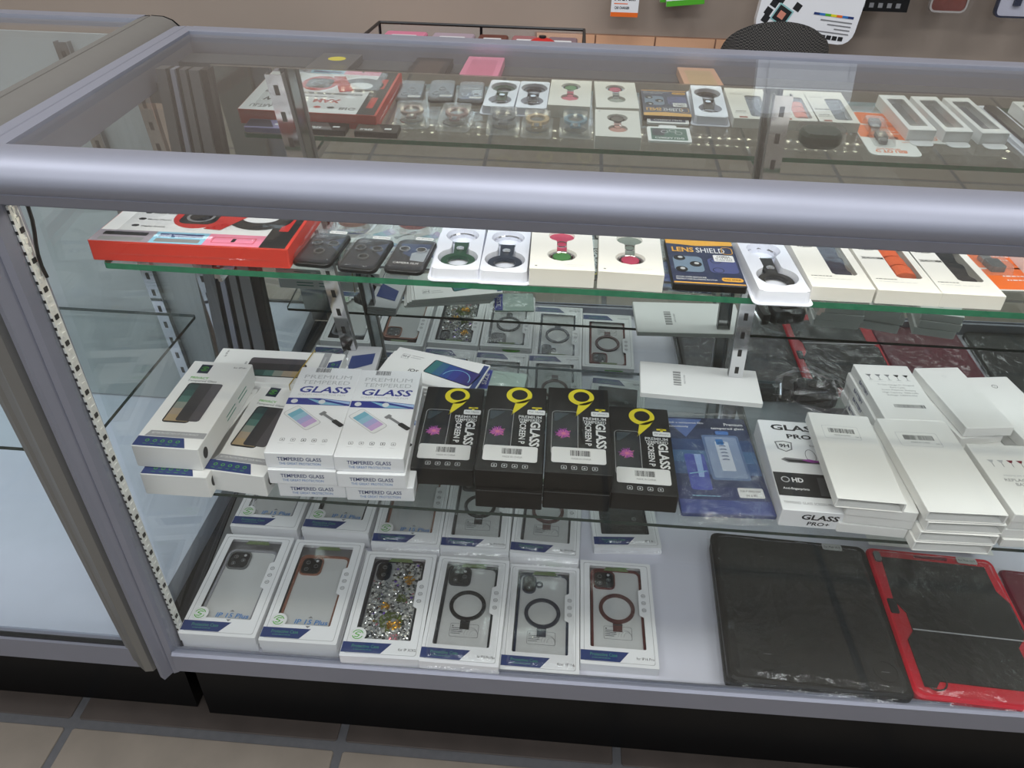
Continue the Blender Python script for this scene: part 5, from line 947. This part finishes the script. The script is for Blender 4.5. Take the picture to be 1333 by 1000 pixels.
# small cartons behind the red box are hidden by it: shown in the mirror under its rim
def small(label, m, m2, x, txt=None):
    t = thing('film_carton', label, 'box', 'small cartons behind the red gift box', (x, .2505, TS + .0003)); mb = MB(); mb.cbox(.062, .030, 0, .008, m); mb.build('carton', t); mb = MB(); mb.flat([(-.030, -.012), (.0, -.012), (.012, .012), (-.030, .012)], .0081, m2)
    if txt: mb.text(txt, -.014, .006, .006, .0083, WINK, w=.020, bold=.03)
    mb.flat(rrect(.016, .002, .010, .005, .0005, 1), .0083, WINK); mb.build('printed_panel', t)
small('lilac small carton behind the red gift box, left one', mat('lilac_card', (140, 134, 176), .5), DNAVY, -.43); small('dark small carton behind the red gift box, middle one', BLACKC, ALU_D, -.345, 'SUPER'); small('dark small carton behind the red gift box, right one', BLACKC, mat('taupe_card', (84, 78, 70), .5), -.27, 'SUPER')

# ================================================================ BEYOND THE COUNTER
def wp(px, py, d=.012): return ony(px, py, Y1 - d)
# lit stretch of the back wall painted peach, below the shaded brown
PEACH = mat('peach_wall_light', (226, 176, 140), .6, noise=.06, nscale=6)
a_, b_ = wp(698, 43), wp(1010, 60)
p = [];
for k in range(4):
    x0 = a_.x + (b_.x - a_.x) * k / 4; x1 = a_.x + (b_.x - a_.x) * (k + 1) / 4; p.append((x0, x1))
mb = MB(); mb.box(a_.x - .004, b_.x + .004, Y1 - .006, Y1, .3, a_.z + .002, mat('tan_joint', (150, 118, 96), .7)); tr = struct(mb.build('wall_light_patch'))
for x0, x1 in p: mb = MB(); mb.box(x0 + .002, x1 - .002, Y1 - .012, Y1 - .0062, .3, a_.z, PEACH); mb.build('light_patch_piece', tr)
def hang_card(label, name, px, py, w, h, build_print, cat='hang card', thick=.012):
    c = wp(px, py, .066); t = thing(name, label, cat, None, (c.x, Y1 - .06, c.z)); mb = MB(); mb.box(-w / 2, w / 2, -thick / 2, thick / 2, 0, h, WHITEC); mb.build('card', t)
    mb = MB(); build_print(mb, -thick / 2 - .0003, w, h); mb.build('printed_panel', t)
    mb = MB(); mb.tube([(0, .0, h - .01), (0, .058, h - .008)], .002, CHROME, 6); mb.build('hook', t); return t
def pr1(mb, y, w, h):
    def V(x0, x1, z0, z1, m, d=0): mb.poly([(x0, y - d, z0), (x1, y - d, z0), (x1, y - d, z1), (x0, y - d, z1)], m)
    V(-w / 2, w / 2, 0, .010, ORG); mb.text('DUAL-PORT', 0, .040, .009, y, INK, w=w * .8, bold=.04, front=True); mb.text('CAR CHARGER', -w * .1, .020, .006, y, INK, w=w * .55, bold=.03, front=True); mb.text('12V', 0, .068, .02, y, PINK, w=w * .6, front=True); V(-w * .4, w * .1, .028, .030, ORG, .0)
hang_card('white car charger card with orange foot hanging on the back wall', 'charger_card', 812, 22, .066, .13, pr1)
def pr2(mb, y, w, h):
    mb.poly([(-w / 2, y, 0), (w / 2, y, 0), (w / 2, y, .012), (-w / 2, y, .012)], GREEN); mb.text('USB', 0, .03, .008, y, GREY, w=.03, front=True)
t = hang_card('white card with green foot hanging right of the charger card', 'cable_card', 892, 7, .090, .12, pr2); t.rotation_euler = (0, R(-6), 0)
t2 = hang_card('green card half behind the green footed card', 'cable_card', 868, 5, .03, .12, pr2); t2.location.y += .02
def pr3(mb, y, w, h):
    def rp(P): return [(x, y - .0002, z) for x, z in P]
    def dia(cx, cz, r, m, d=0): mb.poly([(cx - r, y - d, cz - r * .4), (cx + r * .4, y - d, cz - r), (cx + r, y - d, cz + r * .4), (cx - r * .4, y - d, cz + r)], m)
    for cx, cz in ((-.092, .050), (-.083, .068), (-.070, .078), (-.030, .066), (-.094, .034)): dia(cx, cz, .0105, INK)
    dia(-.060, .046, .025, mat('aqua_ink', (150, 200, 200), .4, noise=0), .0003); dia(-.060, .046, .021, INK, .0006); dia(-.061, .046, .010, mat('salmon_ink', (216, 140, 120), .4, noise=0), .0009)
    for k, m in enumerate((NAVY, BLUE, GREEN, YEL, ORG, BLUE, NAVY)): mb.poly(rp([(.010 + .013 * k, .061), (.023 + .013 * k, .061), (.023 + .013 * k, .056), (.010 + .013 * k, .056)]), m)
    for k in range(4): mb.poly(rp([(.101 - .018 * (4 - k % 3), .046 - .008 * k), (.101, .046 - .008 * k), (.101, .0485 - .008 * k), (.101 - .018 * (4 - k % 3), .0485 - .008 * k)]), GREY)
    for k in range(4): mb.poly(rp([(.040 + .0135 * k, .008), (.051 + .0135 * k, .008), (.051 + .0135 * k, .017), (.040 + .0135 * k, .017)]), INK)
c = wp(1043, 52, .17); t = thing('smart_watch_pack', 'large white smart watch package hanging on the back wall', 'package', None, (c.x, Y1 - .158, c.z)); w, h = .228, .42
mb = MB(); A_ = rrect(0, h / 2, w, h, .03, 4); mb.add([(x, -.012, z) for x, z in A_] + [(x, .012, z) for x, z in A_], [tuple(range(len(A_))), tuple(range(2 * len(A_) - 1, len(A_) - 1, -1))] + [(i, i + len(A_), (i + 1) % len(A_) + len(A_), (i + 1) % len(A_)) for i in range(len(A_))], WHITEC); mb.build('package', t)
mb = MB(); pr3(mb, -.0125, w, h); mb.build('printed_panel', t, kind='stuff'); t.rotation_euler = (0, R(5), 0)
mb = MB(); B_ = rrect(0, h * .68, w * .8, h * .45, .02, 4); mb.add([(x, -.012, z) for x, z in B_] + [(x, -.03, z) for x, z in B_], [tuple(len(B_) + i for i in range(len(B_)))] + [(i, i + len(B_), (i + 1) % len(B_) + len(B_), (i + 1) % len(B_)) for i in range(len(B_))], WHITEC); mb.build('raised_window', t)
# office chair back
c = ony(1014, 66, .95); t = thing('office_chair', 'black mesh office chair behind the counter', 'chair', None, (c.x, .98, 0))
MESHM = mat('black_woven_mesh', (52, 50, 48), .8, noise=.0)
nt = MESHM.node_tree; bs = nt.nodes['Principled BSDF']; tc = nt.nodes.new('ShaderNodeTexCoord'); wv = nt.nodes.new('ShaderNodeTexChecker'); wv.inputs['Scale'].default_value = 380; wv.inputs[1].default_value = lin((92, 88, 84)) + (1,); wv.inputs[2].default_value = lin((26, 25, 24)) + (1,); nt.links.new(tc.outputs['Object'], wv.inputs['Vector']); nt.links.new(wv.outputs[0], bs.inputs['Base Color'])
zt = ony(1014, 29, .95).z; wch = (ony(1078, 68, .95) - ony(952, 62, .95)).length / 2 + .01; V = []; F = []; nu, nv = 24, 12
for j in range(nv + 1):
    for i in range(nu + 1):
        a = math.pi * i / nu; v = j / nv; hh = .075 * (math.sin(a) ** .75); V.append((-(wch) * math.cos(a) * (1 + .25 * v), -.05 * math.sin(a) * (1 - v * .3) - .02 * v, zt - .075 + hh * (1 - v) - v * .42))
for j in range(nv):
    for i in range(nu): q_ = j * (nu + 1) + i; F.append((q_, q_ + 1, q_ + nu + 2, q_ + nu + 1))
mb = MB(); mb.add(V, F, MESHM); mb.add([(x, y + .03, z) for x, y, z in V], [tuple(reversed(f)) for f in F], MESHM); ch = mb.build('backrest', t, smooth=True)
mb = MB(); mb.loft([[(p[0], p[1], z) for p in rrect(0, -.25 + .22, .46, .44, .08, 4)] for z in (.42, .49)], mat('chair_fabric', (34, 34, 36), .9)); mb.build('seat', t)
mb = MB(); mb.tube([(0, 0, .08), (0, 0, .42)], .025, BLK, 10); mb.tube([(0, .03, .40), (0, .05, zt - .30)], .02, BLK, 8); mb.build('column', t)
for k in range(5): mb = MB(); an = k * 1.2566; mb.tube([(0, 0, .09), (.27 * math.cos(an), .27 * math.sin(an), .06)], .016, BLK, 8); mb.tube([(.27 * math.cos(an) - .0, .27 * math.sin(an) - .012, .028), (.27 * math.cos(an), .27 * math.sin(an) + .012, .028)], .027, BLK, 12); mb.build('leg', t)
# low bin with goods
c = ony(620, 52, 1.2); zb = ony(620, 45, 1.2).z
cb = thing('back_counter', 'low brown counter standing behind the display case', 'counter', None, (c.x, 1.2, 0)); mb = MB(); mb.box(-.30, .25, -.13, .22, .62, .645, mat('peach_counter', (214, 168, 136), .6)); mb.build('counter_top', cb); mb = MB(); mb.box(-.28, .23, -.11, .20, 0.001, .62, WALLM); mb.build('cabinet', cb)
t = thing('acrylic_bin', 'black framed clear bin of small goods behind the counter', 'bin', None, (c.x, 1.2, .646)); W2 = (ony(752, 60, 1.2) - ony(474, 45, 1.2)).length; hz = zb - .646; FRM = MB()
x0, x1, y0, y1 = -W2 / 2, W2 / 2, -.10, .10
for p0, p1 in (((x0, y0, hz), (x1, y0, hz)), ((x0, y1, hz), (x1, y1, hz)), ((x0, y0, hz), (x0, y1, hz)), ((x1, y0, hz), (x1, y1, hz)), ((x0, y0, 0), (x0, y0, hz)), ((x1, y0, 0), (x1, y0, hz)), ((x0, y1, 0), (x0, y1, hz)), ((x1, y1, 0), (x1, y1, hz)), ((.0, y1, 0), (.0, y1, hz))): FRM.tube([p0, p1], .0035, BLK, 6)
FRM.build('bin_frame', t); mb = MB()
for P in ([(x0, y0, 0), (x1, y0, 0), (x1, y0, hz), (x0, y0, hz)], [(x0, y1, 0), (x1, y1, 0), (x1, y1, hz), (x0, y1, hz)], [(x0, y0, 0), (x0, y1, 0), (x0, y1, hz), (x0, y0, hz)], [(x1, y0, 0), (x1, y1, 0), (x1, y1, hz), (x1, y0, hz)]): mb.poly(P, BLIS)
mb.build('clear_panel', t)
for lb, x, ww, m in (('pink wrapped packet', -W2 * .35, W2 * .2, PINK), ('lilac packet', -W2 * .12, W2 * .2, mat('lilac_wrap', (180, 160, 172), .5)), ('brown printed packet', W2 * .07, W2 * .14, mat('russet', (110, 60, 48), .5)), ('rose packet', W2 * .22, W2 * .12, mat('rose_wrap', (170, 110, 112), .5)), ('mauve packet', W2 * .40, W2 * .14, mat('mauve_wrap', (140, 116, 122), .5))):
    q_ = thing('packet', lb + ' standing in the black framed bin', 'packet', 'packets in the black framed bin', (c.x + x, 1.2, .6465)); mb = MB(); mb.cbox(ww, .14, 0, hz - .012, m, r=.004, c=.003); mb.build('wrapper', q_); mb = MB(); mb.flat(rrect(0, 0, ww * .6, .06, .004, 2), hz - .0118, WINK); mb.build('printed_panel', q_)
q_ = thing('toy_ball', 'shiny red round toy in the black framed bin', 'toy', None, (c.x + W2 * .31, 1.17, .6465 + hz - .03)); 
mb = MB(); mb.loft([[(.045 * math.cos(a) * math.cos(b), .03 * math.sin(a) * math.cos(b), .035 * math.sin(b)) for a in [k * math.pi / 8 for k in range(16)]] for b in [R(d) for d in (-80, -50, -20, 10, 40, 65, 82)]], RED); mb.build('body', q_, smooth=True); mb = MB(); mb.prism(circ(0, 0, .008, 10), .033, .038, INK); mb.build('button', q_)
# hanging items at the upper right
c = wp(1141, 15, .13); t = thing('stereo_box', 'black boxed car stereo hanging high on the back wall', 'box', None, (c.x, Y1 - .10, c.z)); mb = MB(); mb.box(-.068, .068, -.03, .03, 0, .16, BLK); mb.build('carton', t); mb = MB()
for k in range(6): mb.poly([(-.06 + .02 * k, -.0303, .008), (-.05 + .02 * k, -.0303, .008), (-.05 + .02 * k, -.0303, .018), (-.06 + .02 * k, -.0303, .018)], GREY)
mb.poly([(-.05, -.0303, .03), (.06, -.0303, .03), (.06, -.0303, .08), (-.05, -.0303, .08)], ALU_K); mb.build('printed_panel', t)
def hang_phone(label, px, py, edge, back, ring=False):
    c = wp(px, py, .09); t = thing('phone_case', label, 'phone case', 'phone cases hanging on the back wall', (c.x, Y1 - .08, c.z)); w, h = .085, .17; A_ = rrect(0, h / 2, w, h, .014, 4); B_ = rrect(0, h / 2, w - .008, h - .008, .011, 4); n = len(A_)
    mb = MB(); V = [(x, -.006, z) for x, z in A_] + [(x, -.006, z) for x, z in B_] + [(x, .006, z) for x, z in A_]; mb.add(V, [(i, (i + 1) % n, n + (i + 1) % n, n + i) for i in range(n)] + [(i, 2 * n + i, 2 * n + (i + 1) % n, (i + 1) % n) for i in range(n)], edge); mb.build('bumper', t)
    mb = MB(); mb.poly([(x, -.004, z) for x, z in B_], back); mb.build('back_panel', t)
    if ring: mb = MB(); mb.tube([(.024 * math.cos(a), -.007, h * .42 + .024 * math.sin(a)) for a in [k * math.pi / 12 for k in range(24)]], .003, edge, 6, closed=True); mb.box(-.008, .008, -.010, -.004, h * .42 - .045, h * .42 - .024, edge); mb.build('stand_ring', t)
    mb = MB(); mb.poly([(-w * .6, -.012, -.006), (w * .6, -.012, -.006), (w * .6, -.010, h + .03), (-w * .6, -.010, h + .03)], WRAP); mb.build('plastic_bag', t); mb = MB(); mb.tube([(0, -.01, h + .02), (0, .078, h + .025)], .002, CHROME, 6); mb.build('hook', t)
hang_phone('reddish brown patterned phone case in a bag, hanging upper right', 1233, 17, mat('clear_edge', (180, 174, 170), .3), mat('red_marble', (120, 66, 58), .4, noise=.6, nscale=30)); hang_phone('white phone case with dark blue ring hanging at the far upper right', 1318, 24, mat('ink_blue', (36, 42, 66), .4), mat('frost_white', (196, 196, 210), .3), True)
hang_phone('plain dark phone case hanging beyond the frame side of the ringed one', 1400, 26, BLK, ALU_D)

# ================================================================ SHOP BEHIND THE CAMERA, seen in the mirrors
sl = thing('slatwall_stand', 'grey slatwall stand across the aisle, seen in the mirrors', 'display stand', None, (0, -2.55, 0))
mb = MB(); mb.box(-2.2, 2.2, 0, .03, .001, 1.5, mat('slat_dark', (60, 60, 60), .7)); mb.build('backing', sl)
s0 = None
for k in range(12):
    if s0 is None: mb = MB(); mb.box(-2.2, 2.2, .03, .045, .004, .114, WALLG); s0 = mb.build('slat', sl); o = s0
    else: o = s0.copy(); COL.objects.link(o)
    o.location = (0, 0, .124 * k)
def shop_item(label, x, z, w, h, m, cat='phone case'):
    t = thing('phone_case', label, cat, 'goods on the slatwall across the aisle', (x, -2.49, z), math.pi); mb = MB(); A_ = rrect(0, h / 2, w, h, .015, 3); n = len(A_)
    mb.add([(a, -.008, b) for a, b in A_] + [(a, .006, b) for a, b in A_], [tuple(range(n)), tuple(range(2 * n - 1, n - 1, -1))] + [(i, i + n, (i + 1) % n + n, (i + 1) % n) for i in range(n)], m); mb.build('shell', t)
    mb = MB(); mb.prism(rrect(0, 0, .006, .02, .002, 2), h * .9, h * .9 + .004, BLK); mb.build('hook', t)
for lb, x, z, w, h, m in (('glossy pink phone case on the slatwall', -.25, .30, .20, .34, PINK), ('brown leather phone case on the slatwall', -.62, .25, .22, .36, mat('brown_leather', (84, 62, 52), .5)), ('dark phone case on the slatwall with yellow dot beside', -1.0, .30, .22, .34, mat('charcoal', (66, 66, 70), .5)), ('pale blue phone case on the slatwall', .35, .25, .2, .34, mat('pale_blue', (150, 164, 184), .5)), ('orange phone case on the slatwall', .8, .3, .16, .4, mat('peach', (214, 160, 120), .5)), ('grey phone case on the slatwall', 1.25, .3, .2, .34, ALU_D)): shop_item(lb, x, z, w, h, m)
